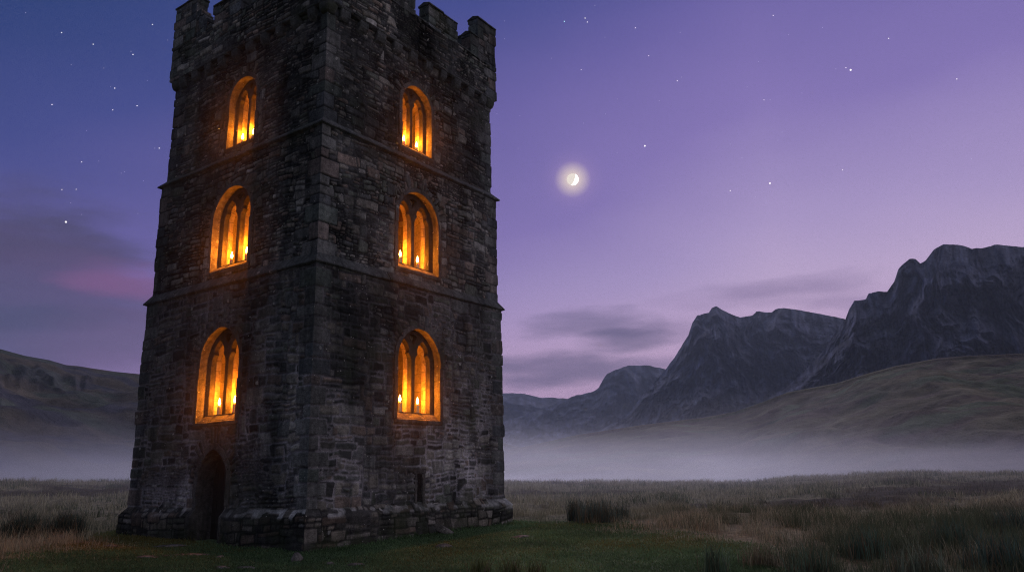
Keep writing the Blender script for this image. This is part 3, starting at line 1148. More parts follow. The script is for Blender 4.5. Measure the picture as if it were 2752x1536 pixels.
def lancet_wide(c, hw, z0, spring, h):
    r = [(1.0, z0), (1.0, spring)] + [(cos(a) ** 0.8, spring + h * sin(a)) for a in np.linspace(0.12, 1.35, 9)] + [(0.0, spring + h)]
    return [(c + x * hw, z) for x, z in r] + [(c - x * hw, z) for x, z in r[-2::-1]]


def make_window(face, wi):
    wd = WINS[wi]
    ins = STAGE[wd['stage']][2]
    c, hw, sill, spr, k = wd['c'], wd['hw'], wd['sill'], wd['spring'], wd['apexk']
    apex = spr + k * hw
    REV = 0.21
    mb = MB()
    ring_blocks(mb, face, wd, ins - 0.038, ins + REV, 0.125, 7 * wi + len(face))
    win = mb.build('window', M['dressed'], tower, rough=0.003, seed=wi)
    # sloping sill with a small nose
    zs = sill + 0.20       # top of the inner ledge
    mb = MB()
    prof = [(ins - 0.055, sill - 0.02), (ins + 0.02, sill + 0.025), (ins + REV + .005, zs - 0.015), (ins + REV + .02, zs - .25), (ins + 0.0, sill - 0.16), (ins - 0.055, sill - 0.09)]
    nseg = 3
    for q in range(nseg):
        a = c - hw - 0.10 + (2 * hw + 0.2) * q / nseg + .004
        b = c - hw - 0.10 + (2 * hw + 0.2) * (q + 1) / nseg - .004
        v = [to_local(face, a, d, z) for d, z in prof] + [to_local(face, b, d, z) for d, z in prof]
        m = len(prof)
        mb.add(v, [tuple(range(m)), tuple(range(2 * m - 1, m - 1, -1))] + [(i, i + m, (i + 1) % m + m, (i + 1) % m) for i in range(m)])
    mb.build('sill', M['dressed'], win, bevel=0.01, cuts=2, rough=0.007, seed=wi + 3)
    # tracery: front layer and deeper back layer with two lights each
    lh = 0.375 * hw
    cx = hw * 0.447
    lsp = spr - 0.02 if wi < 2 else spr - 0.05
    hh = (apex - 0.20 * (hw / .86)) - lsp
    outl = arch_pts(c, hw, zs - 0.10, spr, k, 0.05, 16)

    def plate(d0, d1, loops, name, bev, m, parent):
        co, fs = curve_plate(loops, d1 - d0, bev)
        v = [to_local(face, float(p[0]), d0 + float(p[2]), float(p[1])) for p in co]
        me = bpy.data.meshes.new(name)
        me.from_pydata(v, [], fs)
        bm = bmesh.new()
        bm.from_mesh(me)
        bmesh.ops.recalc_face_normals(bm, faces=bm.faces)
        bm.to_mesh(me)
        bm.free()
        return link(name, me, m, parent)
    eye_z = apex - 0.17 * hw
    eye = [(c + a * hw, eye_z + b * hw) for a, b in ((0, -0.34), (0.09, -0.20), (0.19, -0.05), (0.12, 0.01), (0, 0.03), (-0.12, 0.01), (-0.19, -0.05), (-0.09, -0.20))]
    hhf = min(hh, (apex - 0.16 * hw) - lsp) * 0.90
    plate(ins + REV, ins + REV + 0.15, [outl, lancet(c - cx, lh, zs, lsp, hhf), lancet(c + cx, lh, zs, lsp, hhf), eye], 'tracery', 0.012, M['tracery'], win)
    plate(ins + REV + 0.152, ins + REV + 0.31, [outl, lancet_wide(c - cx, lh * 0.93, zs, lsp, hhf * 0.86), lancet_wide(c + cx, lh * 0.93, zs, lsp, hhf * 0.86)], 'tracery', 0.012, M['inner'], win)
    # splayed inner reveal
    d0, d1 = ins + REV + 0.30, 1.25
    A = arch_pts(c, hw * 0.98, zs - .02, spr, k, 0.0, 16)
    B = arch_pts(c, hw * 0.98, zs - .10, spr, k, 0.22, 16)
    mb = MB()
    m = len(A)
    nd = 1
    v = [to_local(face, s, d0, z) for s, z in A] + [to_local(face, s, d1, z) for s, z in B]
    mb.add(v, [(i, i + 1, i + 1 + m, i + m) for i in range(m - 1)] + [(m - 1, 0, m, 2 * m - 1)])
    mb.build('inner_reveal', M['inner'], win)
    return win


for face in ('right', 'left'):
    for wi in range(3):
        w_ = make_window(face, wi)

# ---- slit opening (right-hand face)
mb = MB()
s0, s1, z0, z1 = SLIT
e_ = 0.10
for (a0, a1, b0, b1) in ((s0 - e_, s0, z0 - .02, z1 + .02), (s1, s1 + e_, z0 - .02, z1 + .02), (s0 - e_ - .06, s1 + e_ + .05, z1 + .022, z1 + .16), (s0 - e_ - .02, s1 + e_ + .03, z0 - .13, z0 - .022)):
    mb.box((a0, -0.04, b0), (a1, 0.55, b1))
slit = mb.build('slit_window', M['dressed'], tower, bevel=0.012, cuts=2, rough=0.004)
mb = MB()
mb.box((s0 - .05, 0.552, z0 - .1), (s1 + .05, 0.6, z1 + .1))  # dark sheet standing in for the shade inside the slit
mb.build('dark_slit_backing', M['wood'], slit)

# ---- doorway (left-hand face)
mb = MB()
ring_blocks(mb, 'left', DOOR, -0.04, 0.50, 0.16, 77, zbase=-0.3)
door = mb.build('doorway', M['dressed'], tower, rough=0.004, seed=5)
mb = MB()
mb.box((-0.25, DOOR['c'] - DOOR['hw'] - .05, -.30), (0.55, DOOR['c'] + DOOR['hw'] + .1, 0.07))
mb.build('threshold', M['dressed'], door, bevel=0.02, cuts=3, rough=0.008)
# plank leaf: vertical boards cut to the arch
npl = 6
leaf = MB()
for q in range(npl):
    a = DOOR['c'] - DOOR['hw'] - .03 + (2 * DOOR['hw'] + .06) * q / npl + .006
    b = DOOR['c'] - DOOR['hw'] - .03 + (2 * DOOR['hw'] + .06) * (q + 1) / npl - .006

    def ztop(s):
        R_ = DOOR['hw'] * ((DOOR['apexk'] ** 2 + 1) / 2)
        x = abs(s - DOOR['c']) + R_ - DOOR['hw']
        return DOOR['spring'] + sqrt(max(R_ * R_ - x * x, 0.0)) + .05
    leaf.hexa([(0.46, a, 0.06), (0.52, a, 0.06), (0.52, b, 0.06), (0.46, b, 0.06), (0.46, a, ztop(a)), (0.52, a, ztop(a)), (0.52, b, ztop(b)), (0.46, b, ztop(b))])
door_leaf = leaf.build('door', M['wood'], door, bevel=0.006)

# ---- chambers behind the windows: inner walls with window holes, floors, roof
TI = 1.24
for face in ('right', 'left', 'far_right', 'far_left'):
    org, ax, n = FACES[face](W, TI)
    Lr = W - 2 * TI
    loops = [[(0, 2.4), (Lr, 2.4), (Lr, 14.05), (0, 14.05)]]
    if face in ('right', 'left'):
        for wd in WINS:
            loops.append([(s - TI, z) for s, z in arch_pts(wd['c'], wd['hw'] * .98, wd['sill'] + .10, wd['spring'], wd['apexk'], 0.215, 16)])
    co, fs = curve_plate(loops, 0.06)
    off = 0.0
    v = [(org[0] + ax[0] * p[0] + n[0] * (p[2] - .0), org[1] + ax[1] * p[0] + n[1] * (p[2] - .0), p[1]) for p in co.astype(float)]
    me = bpy.data.meshes.new('inner_wall')
    me.from_pydata([tuple(q) for q in v], [], fs)
    link('inner_wall', me, M['inner'], tower)
for zf in (2.40, 6.55, 10.30, 14.0):
    mb = MB()
    mb.box((TI - .06, TI - .06, zf - 0.16), (W - TI + .06, W - TI + .06, zf))
    fl = mb.build('floor', M['beam'], tower)
    if zf > 3:
        for k in range(6):
            yb = TI + 0.35 + k * 0.88
            mb = MB()
            mb.box((TI, yb, zf - 0.38), (W - TI, yb + 0.2, zf - 0.162))
            mb.build('beam', M['beam'], fl, bevel=0.01)

# ================================================================== CANDLES
def lathe(prof, n=16):
    v, f = [], []
    for r, z in prof:
        for k in range(n):
            a = 2 * pi * k / n
            v.append((r * cos(a), r * sin(a), z))
    for i in range(len(prof) - 1):
        for k in range(n):
            k2 = (k + 1) % n
            f.append((i * n + k, i * n + k2, (i + 1) * n + k2, (i + 1) * n + k))
    return v, f


def candle(face, wi, which, s, h, r, label):
    wd = WINS[wi]
    ins = STAGE[wd['stage']][2]
    d = ins + 0.285
    z = wd['sill'] + 0.20 + 0.002
    loc = tower.matrix_basis @ Vector(to_local(face, s, d, z))
    e = empty('candle', loc, 0, label=label, cat='candle', group='lit candles on the window ledges')
    R = random.Random(wi * 7 + which + (face == 'left') * 3)
    v, f = lathe([(0.001, 0.0), (r * 1.12, 0.0), (r * 1.05, 0.012), (r, h * .3), (r * .97, h * .8), (r * 0.98, h - .012), (r * 0.86, h), (r * 0.6, h - 0.014), (0.001, h - 0.018)])
    mb = MB()
    mb.add(v, f)
    wx = mb.build('wax', M['wax'], e, smooth=True)
    for q in range(2):      # runs of melted wax
        a = R.uniform(0, 6.3)
        l = h * R.uniform(.35, .7)
        v, f = lathe([(0.001, h - l), (0.011, h - l + .012), (0.008, h - l * .5), (0.007, h - .02), (0.001, h - .008)], 8)
        mb = MB()
        mb.add([(x + cos(a) * r * .97, y + sin(a) * r * .97, zz) for x, y, zz in v], f)
        mb.build('wax_run', M['wax'], wx, smooth=True)
    v, f = lathe([(0.003, h - .018), (0.003, h + .016)], 6)
    mb = MB()
    mb.add(v, f)
    mb.build('wick', M['wick'], e)
    k = 1.6
    v, f = lathe([(0.001, 0), (0.013, .006), (0.021, .024), (0.022, .042), (0.017, .066), (0.009, .092), (0.001, .118)], 12)
    mb = MB()
    mb.add([(x * k, y * k, h + .012 + zz * k) for x, y, zz in v], f)
    mb.build('flame', M['flame'], e, smooth=True)
    ld = bpy.data.lights.new('candle_light', 'POINT')
    ld.energy = CANDLE_W * R.uniform(0.75, 1.3) * (1.0, 0.9, 0.72)[wi]
    ld.color = (1.0, 0.235, 0.008)
    ld.shadow_soft_size = 0.012
    lo = bpy.data.objects.new('candle_light', ld)
    COL.objects.link(lo)
    lo.parent = e
    lo.location = (0, 0, h + .012 + .118 * k + 0.016)
    return e


FLN = ('lowest', 'middle', 'topmost')
for face in ('right', 'left'):
    for wi, wd in enumerate(WINS):
        h = (0.27, 0.20, 0.135)[wi]
        for which, s in enumerate(wd['cand' if face == 'right' else 'cand_l']):
            fside = 'right-hand' if face == 'right' else 'left-hand'
            # nearer candle stands beside the jamb towards the tower's near corner
            if face == 'right':
                pos = 'left' if which == 0 else 'right'
            else:
                pos = 'right' if which == 0 else 'left'
            kind = ('tall', 'medium', 'short stubby')[wi]
            candle(face, wi, which, s, h * (1.0 if which == 0 else .93), 0.047, f'{kind} lit candle in the {pos} light of the {FLN[wi]} window on the {fside} face')

# ================================================================== GROUND
CREST = [(-60, 2.3), (-33.5, 2.02), (-28, 1.80), (-20, 1.55), (-8, 1.25), (0, 1.10), (6, 0.93), (10, .86), (14, .78), (17, 0.80), (19, .98), (21, 1.02), (24, 1.18), (27, 1.22), (30, 1.05), (33, 0.95), (60, .8)]


def ground_z(x, y, detail=True):
    r = np.hypot(x, y)
    az = np.degrees(np.arctan2(x, y))
    zc = np.interp(az, [a for a, b in CREST], [b for a, b in CREST])
    near = (r - 19.0) * 0.035
    near = np.maximum(near, -0.25)
    t = np.clip((r - 24) / 38, 0, 1)
    z24 = 0.175
    z = np.where(r < 24, near, z24 + (zc - z24) * (t ** 1.1))
    fall = sstep(66, 150, r)
    z = z * (1 - fall) + fall * (-6.5)
    zf = z + 0.0
    turf = turf_mask(x, y)
    amp = 0.03 + 0.15 * (1 - turf) * sstep(16, 40, r) + 0.02 * (1 - turf)
    zf = zf + amp * (fbm(x * .35, y * .35, 4, 3) + 0.5 * np.maximum(fbm(x * 1.3, y * 1.3, 3, 8), 0) * (1 - turf)) * (1 - 0.5 * fall)
    zf = zf + 0.012 * fbm(x * 3, y * 3, 3, 5) * (r < 60)
    zf = zf + 1.2 * fbm(x * .01, y * .01, 3, 6) * sstep(150, 400, r)
    # ground humps slightly against the tower
    return zf


cth, sth = cos(pi / 2 - TH), sin(pi / 2 - TH)


def tower_local(x, y):
    dx, dy = x - P0[0], y - P0[1]
    return dx * cth + dy * sth, -dx * sth + dy * cth


def tower_dist(x, y):
    a, b = tower_local(x, y)
    dx = np.maximum(np.maximum(-a, a - W), 0)
    dy = np.maximum(np.maximum(-b, b - W), 0)
    return np.hypot(dx, dy)


def turf_mask(x, y):
    """1 on the short grazed turf around the tower and in the near foreground, 0 in the tall moor grass"""
    r = np.hypot(x, y)
    az = np.degrees(np.arctan2(x, y))
    n = fbm(x * .45, y * .45, 3, 12)
    lim = np.interp(az, [-60, -34, -25, -10, 2, 8, 13, 17, 22, 30], [20, 20.5, 21.5, 24, 24.5, 23, 20, 16.5, 11, 8])
    m = 1 - sstep(-2.2, 1.8, r - lim + 2.6 * n)
    td = tower_dist(x, y)
    m2 = 1 - sstep(0.5, 1.7, td + .8 * n)
    return np.maximum(m, m2)


def heath_mask(x, y):
    """dark heathery patches in the moor"""
    r = np.hypot(x, y)
    n = fbm(x * .11, y * .2, 4, 31)
    return 0.8 * sstep(0.12, 0.40, n + 0.08 * sstep(5, 20, x)) * sstep(24, 30, r)


def ground_color(x, y):
    t = turf_mask(x, y)[..., None]
    h = heath_mask(x, y)[..., None]
    n = fbm(x * .6, y * .6, 4, 41)[..., None]
    n2 = fbm(x * .18, y * .18, 3, 47)[..., None]
    turf = np.array([0.12, 0.19, 0.095]) * (1 + .5 * n) + np.array([.05, .028, 0.0]) * sstep(0.1, .5, n2 + .4 * n)
    straw = np.array([0.26, 0.235, 0.15]) * (1 + .4 * n)
    heath = np.array([0.05, 0.036, 0.034]) * (1 + .3 * n)
    c = straw * (1 - h) + heath * h
    c = c * (1 - t) + turf * t
    return np.clip(c, 0.004, 1)


def build_ground():
    az = np.concatenate([np.linspace(-180, -46, 40)[:-1], np.linspace(-46, 46, 620), np.linspace(46, 180, 40)[1:]])
    az = np.radians(az)
    r = np.concatenate([[0.0], np.geomspace(1.0, 12, 20)[:-1], np.geomspace(12, 90, 420)[:-1], np.geomspace(90, 9000, 120)])
    A, Rr = np.meshgrid(az, r)
    X, Y = Rr * np.sin(A), Rr * np.cos(A)
    Z = ground_z(X, Y)
    C = ground_color(X, Y)
    far = sstep(80, 150, Rr)[..., None]
    C = C * (1 - far) + np.array([0.07, 0.066, 0.045]) * far
    V = np.stack([X, Y, Z], -1).reshape(-1, 3)
    nr, na = Z.shape
    idx = np.arange(nr * na).reshape(nr, na)
    Q = np.stack([idx[:-1, :-1], idx[:-1, 1:], idx[1:, 1:], idx[1:, :-1]], -1).reshape(-1, 4)[:, ::-1]
    m, t = mat('moor_ground')
    ob = t.n('ShaderNodeTexCoord').outputs['Object']
    c = t.n('ShaderNodeAttribute', attribute_name='Col').outputs['Color']
    n1 = t.noise(ob, 3.5, 6, 0.7)
    n2 = t.noise(ob, 22, 4, 0.7)
    c = t.mix(1.0, c, t.ramp(n1, [(0.3, (0.5, 0.5, 0.5)), (0.7, (1.45, 1.4, 1.35))]), 'MULTIPLY')
    c = t.mix(1.0, c, t.ramp(n2, [(0.3, (0.55, 0.55, 0.55)), (0.7, (1.4, 1.4, 1.4))]), 'MULTIPLY')
    finish(t, c, 1.0, t.m('ADD', n1, n2), 0.8, 0.05, 0.1)
    o = link('ground', np_mesh('ground', V, Q, C.reshape(-1, 3), smooth=True), m)
    tag(o, kind='structure', label='grassy moor ground around the tower running back to the misty valley')


build_ground()

# ---- grass
def blade_material():
    m, t = mat('grass_blades')
    c = t.n('ShaderNodeAttribute', attribute_name='Col').outputs['Color']
    d = t.n('ShaderNodeBsdfDiffuse', ins={'Color': c})
    tr = t.n('ShaderNodeBsdfTranslucent', ins={'Color': c})
    mx = t.n('ShaderNodeMixShader', ins={0: 0.3, 1: d.outputs[0], 2: tr.outputs[0]})
    t.n('ShaderNodeOutputMaterial', ins={'Surface': mx.outputs[0]})
    return m


M['blade'] = blade_material()


def blades(x, y, z, h, w, lean, col, seed, curl=0.35):
    """curved tapering blades: 5 verts each"""
    n = len(x)
    r = np.random.RandomState(seed)
    fa = r.uniform(0, 2 * pi, n)          # facing
    la = r.uniform(0, 2 * pi, n)
    ld = lean * h * r.uniform(.3, 1.0, n)
    lx, ly = np.cos(la) * ld, np.sin(la) * ld
    # face roughly the viewer so thin blades do not vanish
    wx, wy = np.cos(fa) * w / 2, np.sin(fa) * w / 2
    V = np.empty((n, 5, 3), np.float32)
    V[:, 0] = np.stack([x - wx, y - wy, z], 1)
    V[:, 1] = np.stack([x + wx, y + wy, z], 1)
    k = 0.55
    V[:, 2] = np.stack([x + lx * curl + wx * .75, y + ly * curl + wy * .75, z + h * k], 1)
    V[:, 3] = np.stack([x + lx * curl - wx * .75, y + ly * curl - wy * .75, z + h * k], 1)
    V[:, 4] = np.stack([x + lx, y + ly, z + h * (1 - 0.25 * lean)], 1)
    b = np.arange(n)[:, None] * 5
    Q = b + np.array([[0, 1, 2, 3]])
    T = b + np.array([[3, 2, 4]])
    C = np.repeat(col[:, None], 5, 1).reshape(-1, 3)
    return V.reshape(-1, 3), Q, T, C


def scatter(n, r0, r1, a0, a1, seed, power=1.0):
    r = np.random.RandomState(seed)
    u = r.rand(n)
    rr = (r0 ** power + u * (r1 ** power - r0 ** power)) ** (1 / power)
    az = np.radians(r.uniform(a0, a1, n))
    return rr * np.sin(az), rr * np.cos(az), rr


def grass_obj(name, label, sets):
    V, Q, T, C = [], [], [], []
    b = 0
    for v, q, t, c in sets:
        V.append(v); Q.append(q + b); T.append(t + b); C.append(c)
        b += len(v)
    me = np_mesh(name, np.concatenate(V), np.concatenate(Q), np.concatenate(C), np.concatenate(T))
    o = link(name, me, M['blade'])
    return tag(o, label=label, kind='stuff', cat='grass')


def build_grass():
    rs = np.random.RandomState(77)
    # short turf
    x, y, r = scatter(300000, 11.5, 28, -36, 30, 1, 1.3)
    t = turf_mask(x, y)
    k = (rs.rand(len(x)) < t) & (tower_dist(x, y) > 0.12)
    x, y, r = x[k], y[k], r[k]
    n = fbm(x * .6, y * .6, 4, 41)
    n2 = fbm(x * .18, y * .18, 3, 47)
    h = 0.035 + 0.035 * rs.rand(len(x)) + 0.06 * np.maximum(fbm(x * 1.1, y * 1.1, 3, 52), 0)
    h += 0.26 * rs.rand(len(x)) ** 2 * np.exp(-tower_dist(x, y) / .35) * (0.3 + sstep(-.2, .4, fbm(x * 1.3, y * 1.3, 3, 58)))
    c = np.array([[0.135, 0.22, 0.105]]) * (1 + .5 * n[:, None]) * rs.uniform(.6, 1.35, (len(x), 1))
    yel = sstep(-0.08, .4, n2 + .4 * n + .25 * rs.randn(len(x)) * .6)[:, None]
    c = c * (1 - yel) + np.array([[0.22, 0.19, 0.07]]) * yel * rs.uniform(.6, 1.2, (len(x), 1))
    s1 = blades(x, y, ground_z(x, y) - .01, h, 0.012 + 0.0003 * r, 0.8, np.clip(c, .005, 1), 3)
    grass_obj('turf_grass', 'short green turf around the foot of the tower', [s1])
    # tall moor grass
    sets = []
    for n_, r0, r1, hh, ww, sd in ((200000, 12.5, 30, (0.15, 0.46), .011, 5), (180000, 28, 74, (0.16, 0.40), .026, 6)):
        x, y, r = scatter(n_, r0, r1, -36, 36, sd, 1.35)
        t = turf_mask(x, y)
        hm = heath_mask(x, y)
        clump = sstep(-.25, .35, fbm(x * 1.4, y * 1.4, 3, 61))
        k = (rs.rand(len(x)) > t * 1.02) & (rs.rand(len(x)) < .25 + .75 * clump) & (tower_dist(x, y) > .5)
        x, y, r, hm, clump, t = x[k], y[k], r[k], hm[k], clump[k], t[k]
        az = np.degrees(np.arctan2(x, y))
        h = rs.uniform(hh[0], hh[1], len(x)) * (0.35 + .85 * clump) * (1 + .35 * fbm(x * .3, y * .3, 2, 71)) * (1 - .55 * hm) * (1 - .5 * t)
        n = fbm(x * .5, y * .5, 3, 66)
        g = sstep(-.1, .35, n + .75 * sstep(13, 24, az) * (r < 26) - .12 + .25 * rs.randn(len(x)))[:, None]
        straw = np.array([[0.44, 0.40, 0.27]]) * rs.uniform(.5, 1.3, (len(x), 1))
        grn = np.array([[0.13, 0.16, 0.095]]) * rs.uniform(.5, 1.3, (len(x), 1))
        c = straw * (1 - g) + grn * g
        hc = np.array([[0.09, 0.062, 0.055]]) * rs.uniform(.5, 1.5, (len(x), 1))
        c = c * (1 - hm[:, None] * .85) + hc * hm[:, None] * .85
        sets.append(blades(x, y, ground_z(x, y) - .02, h, ww * rs.uniform(.6, 1.2, len(x)), 0.55, np.clip(c, .005, 1), sd + 9))
    grass_obj('moor_grass', 'pale straw moor grass and dark heather beyond the turf', sets)


build_grass()

# ---- clumps of rush, each a thing
def rush_clump(px, py, w, h, n, seed, label, col=(0.045, 0.062, 0.035)):
    if px > 1900:
        n, w = int(n * .6), w * 1.15
        col = tuple(q * 1.5 for q in col)
    d = ray(px, py)
    # walk the ray to the ground
    t = 3.0
    while t < 90 and CAM_Z + d[2] * t > float(ground_z(np.array([d[0] * t]), np.array([d[1] * t]))[0]):
        t += 0.05
    X, Y = d[0] * t, d[1] * t
    rs = np.random.RandomState(seed)
    lx = np.tanh(rs.randn(n) * .55) * w * .5
    ly = np.tanh(rs.randn(n) * .55) * w * .5
    z = ground_z(X + lx, Y + ly) - .02
    hh = h * rs.uniform(.45, 1.15, n) * np.exp(-(lx ** 2 + ly ** 2) / (w * w * .9))
    c = np.array([col]) * rs.uniform(.5, 1.5, (n, 1))
    dry = rs.rand(n) < .22
    c[dry] = np.array([0.21, 0.17, 0.11]) * rs.uniform(.5, 1.1, (dry.sum(), 1))
    v, q, tt, cc = blades(lx, ly, z - float(z.mean()), hh, 0.012 + rs.rand(n) * .006, 0.35, c, seed + 1, 0.3)
    me = np_mesh('rush_clump', v, q, cc, tt)
    o = link('rush_clump', me, M['blade'])
    o.location = (X, Y, float(z.mean()))
    tag(o, label, 'rush', 'clumps of rush standing on the moor')


RUSH = [
    (1605, 1402, 1.5, 0.85, 620, 'broad dark rush clump standing alone right of the tower foot', (0.101, 0.142, 0.115)),
    (1545, 1398, 0.5, 0.9, 260, 'thin upright tuft at the left end of the broad rush clump', (0.101, 0.142, 0.115)),
    (1672, 1396, 0.6, 0.6, 260, 'low sparse tuft at the right end of the broad rush clump', (0.115, 0.149, 0.115)),
    (180, 1440, 0.95, 0.8, 800, 'dark bushy rush clump on the turf edge left of the tower', (0.068, 0.095, 0.074)),
    (60, 1440, 1.2, 0.75, 800, 'wide dark rush clump at the left edge of the view', (0.068, 0.095, 0.074)),
    (1290, 1562, 0.45, 0.5, 160, 'leftmost rush tuft of the near row below the tower', (0.103, 0.128, 0.051)),
    (1372, 1566, 0.5, 0.52, 180, 'middle rush tuft of the near row below the tower', (0.103, 0.128, 0.051)),
    (1440, 1560, 0.4, 0.42, 120, 'rightmost small rush tuft of the near row below the tower', (0.103, 0.128, 0.051)),
    (1925, 1540, 0.5, 0.62, 240, 'dark green rush tuft at the bottom, first in the right foreground', (0.077, 0.115, 0.072)),
    (2040, 1520, 0.6, 0.5, 260, 'low brownish rush tuft between two darker ones in the right foreground', (0.154, 0.140, 0.090)),
    (2180, 1550, 0.7, 0.62, 320, 'dense rush clump below the dark heather in the right foreground', (0.077, 0.115, 0.077)),
    (2330, 1500, 0.8, 0.7, 420, 'tall dark rush clump in the middle of the right foreground', (0.066, 0.108, 0.077)),
    (2470, 1560, 0.8, 0.75, 420, 'tall rush clump at the bottom with pale dry stems', (0.103, 0.128, 0.090)),
    (2560, 1470, 0.9, 0.7, 460, 'wide dark rush clump behind the ones with dry stems', (0.062, 0.097, 0.072)),
    (2690, 1530, 0.9, 0.8, 480, 'tall dark rush clump in the bottom right corner', (0.062, 0.097, 0.077)),
    (2720, 1430, 0.9, 0.7, 420, 'dark rush clump at the right edge above the corner one', (0.062, 0.092, 0.072)),
]
for q, (px, py, w_, h_, n_, lb, cc) in enumerate(RUSH):
    rush_clump(px, py, w_, h_, n_, 500 + q, lb, cc)


# ---- loose stones
def loose_stone(px, py, size, label, seed, tilt=(0, 0), pos=None, sink=0.3):
    if pos is None:
        d = ray(px, py)
        t = 3.0
        while t < 90 and CAM_Z + d[2] * t > float(ground_z(np.array([d[0] * t]), np.array([d[1] * t]))[0]):
            t += 0.03
        X, Y = d[0] * t, d[1] * t
    else:
        X, Y = pos
    bm = bmesh.new()
    bmesh.ops.create_icosphere(bm, subdivisions=4, radius=1.0)
    R = np.random.RandomState(seed)
    planes = [(Vector(R.randn(3)).normalized(), R.uniform(.55, .85)) for _ in range(9)]
    for v in bm.verts:
        p = v.co.copy()
        for nrm, dd in planes:
            k = p.dot(nrm)
            if k > dd:
                p -= nrm * (k - dd) * .9
        p *= 1 + 0.05 * float(fbm(np.array([p.x * 3 + seed]), np.array([p.y * 3 + p.z * 2]), 3, seed)[0])
        v.co = Vector((p.x * size[0], p.y * size[1], p.z * size[2]))
    me = bpy.data.meshes.new('loose_stone')
    bm.to_mesh(me)
    bm.free()
    o = link('loose_stone', me, M['loose'])
    z = float(ground_z(np.array([X]), np.array([Y]))[0])
    o.location = (X, Y, z + size[2] * (0.30 - sink))
    o.rotation_euler = (tilt[0], tilt[1], R.uniform(-.5, .5))
    tag(o, label, 'stone', 'stones lying in the grass')


def on_tower(s, d, face='right'):
    p = tower.matrix_basis @ Vector(to_local(face, s, d, 0))
    return (p.x, p.y)


STONES = [
    ((458, 1468), (0.42, 0.16, 0.06), 'long flat slab in the turf left of the doorway'),
    ((500, 1492), (0.62, 0.18, 0.05), 'broad flat slab in front of the doorway'),
    ((400, 1497), (0.34, 0.16, 0.05), 'small flat stone left of the broad doorway slab'),
    ((602, 1526), (0.22, 0.12, 0.05), 'small pale stone at the bottom edge right of the doorway'),
    ((663, 1527), (0.26, 0.10, 0.05), 'pale narrow stone at the bottom edge below the doorway'),
    ((591, 1496), (0.14, 0.10, 0.05), 'little stone just in front of the doorway slab'),
    ((798, 1506), (0.16, 0.13, 0.17), 'small upright pointed stone in front of the near corner'),
    ((956, 1518), (0.18, 0.09, 0.05), 'thin pale stone in the turf in front of the right-hand face'),
    ((889, 1516), (0.10, 0.08, 0.06), 'little round stone in front of the near corner'),
    ((1193, 1469), (0.22, 0.12, 0.08), 'low stone in the grass by the fallen block'),
    ((1404, 1443), (0.34, 0.22, 0.07), 'pale flat stone beside the right end of the tower foot'),
    ((164, 1442), (0.42, 0.16, 0.09), 'pale slab at the edge of the turf below the left rushes'),
    ((296, 1467), (0.26, 0.12, 0.06), 'lone flat stone between the rushes and the tower foot'),
]
for q, (pp, sz, lb) in enumerate(STONES):
    loose_stone(pp[0], pp[1], sz, lb, 900 + q)
loose_stone(0, 0, (0.36, 0.12, 0.12), 'fallen block leaning against the plinth of the right-hand face', 950, (0.1, 0.5), on_tower(4.25, -0.48), -0.4)
if False:
    loose_stone(0, 0, (0.30, 0.22, 0.16), 'squarish block lying at the foot of the worn plinth', 951, (0.1, 0.1), on_tower(3.55, -0.36), -0.2)

# ================================================================== HILLS AND MOUNTAINS
def mountain_material(name, rock, grass, scree, bias):
    m, t = mat(name)
    geo = t.n('ShaderNodeNewGeometry')
    ob = t.n('ShaderNodeTexCoord').outputs['Object']
    c0 = t.n('ShaderNodeAttribute', attribute_name='Col').outputs['Color']
    n1 = t.noise(ob, 0.022, 8, 0.72)
    n2 = t.noise(ob, 0.11, 6, 0.75)
    c = t.mix(1.0, c0, t.ramp(n1, [(0.32, (0.6, 0.6, 0.62)), (0.68, (1.45, 1.42, 1.4))]), 'MULTIPLY')
    c = t.mix(1.0, c, t.ramp(n2, [(0.3, (0.65, 0.65, 0.65)), (0.7, (1.35, 1.35, 1.35))]), 'MULTIPLY')
    finish(t, c, 1.0, t.m('ADD', n1, t.m('MULTIPLY', n2, .5)), 1.0, 22.0 * bias, 0.05)
    return m


M['mount'] = mountain_material('mountain_rock', 0, 0, 0, 1.0)
M['hillgrass'] = mountain_material('hill_grass', 0, 0, 0, 0.35)


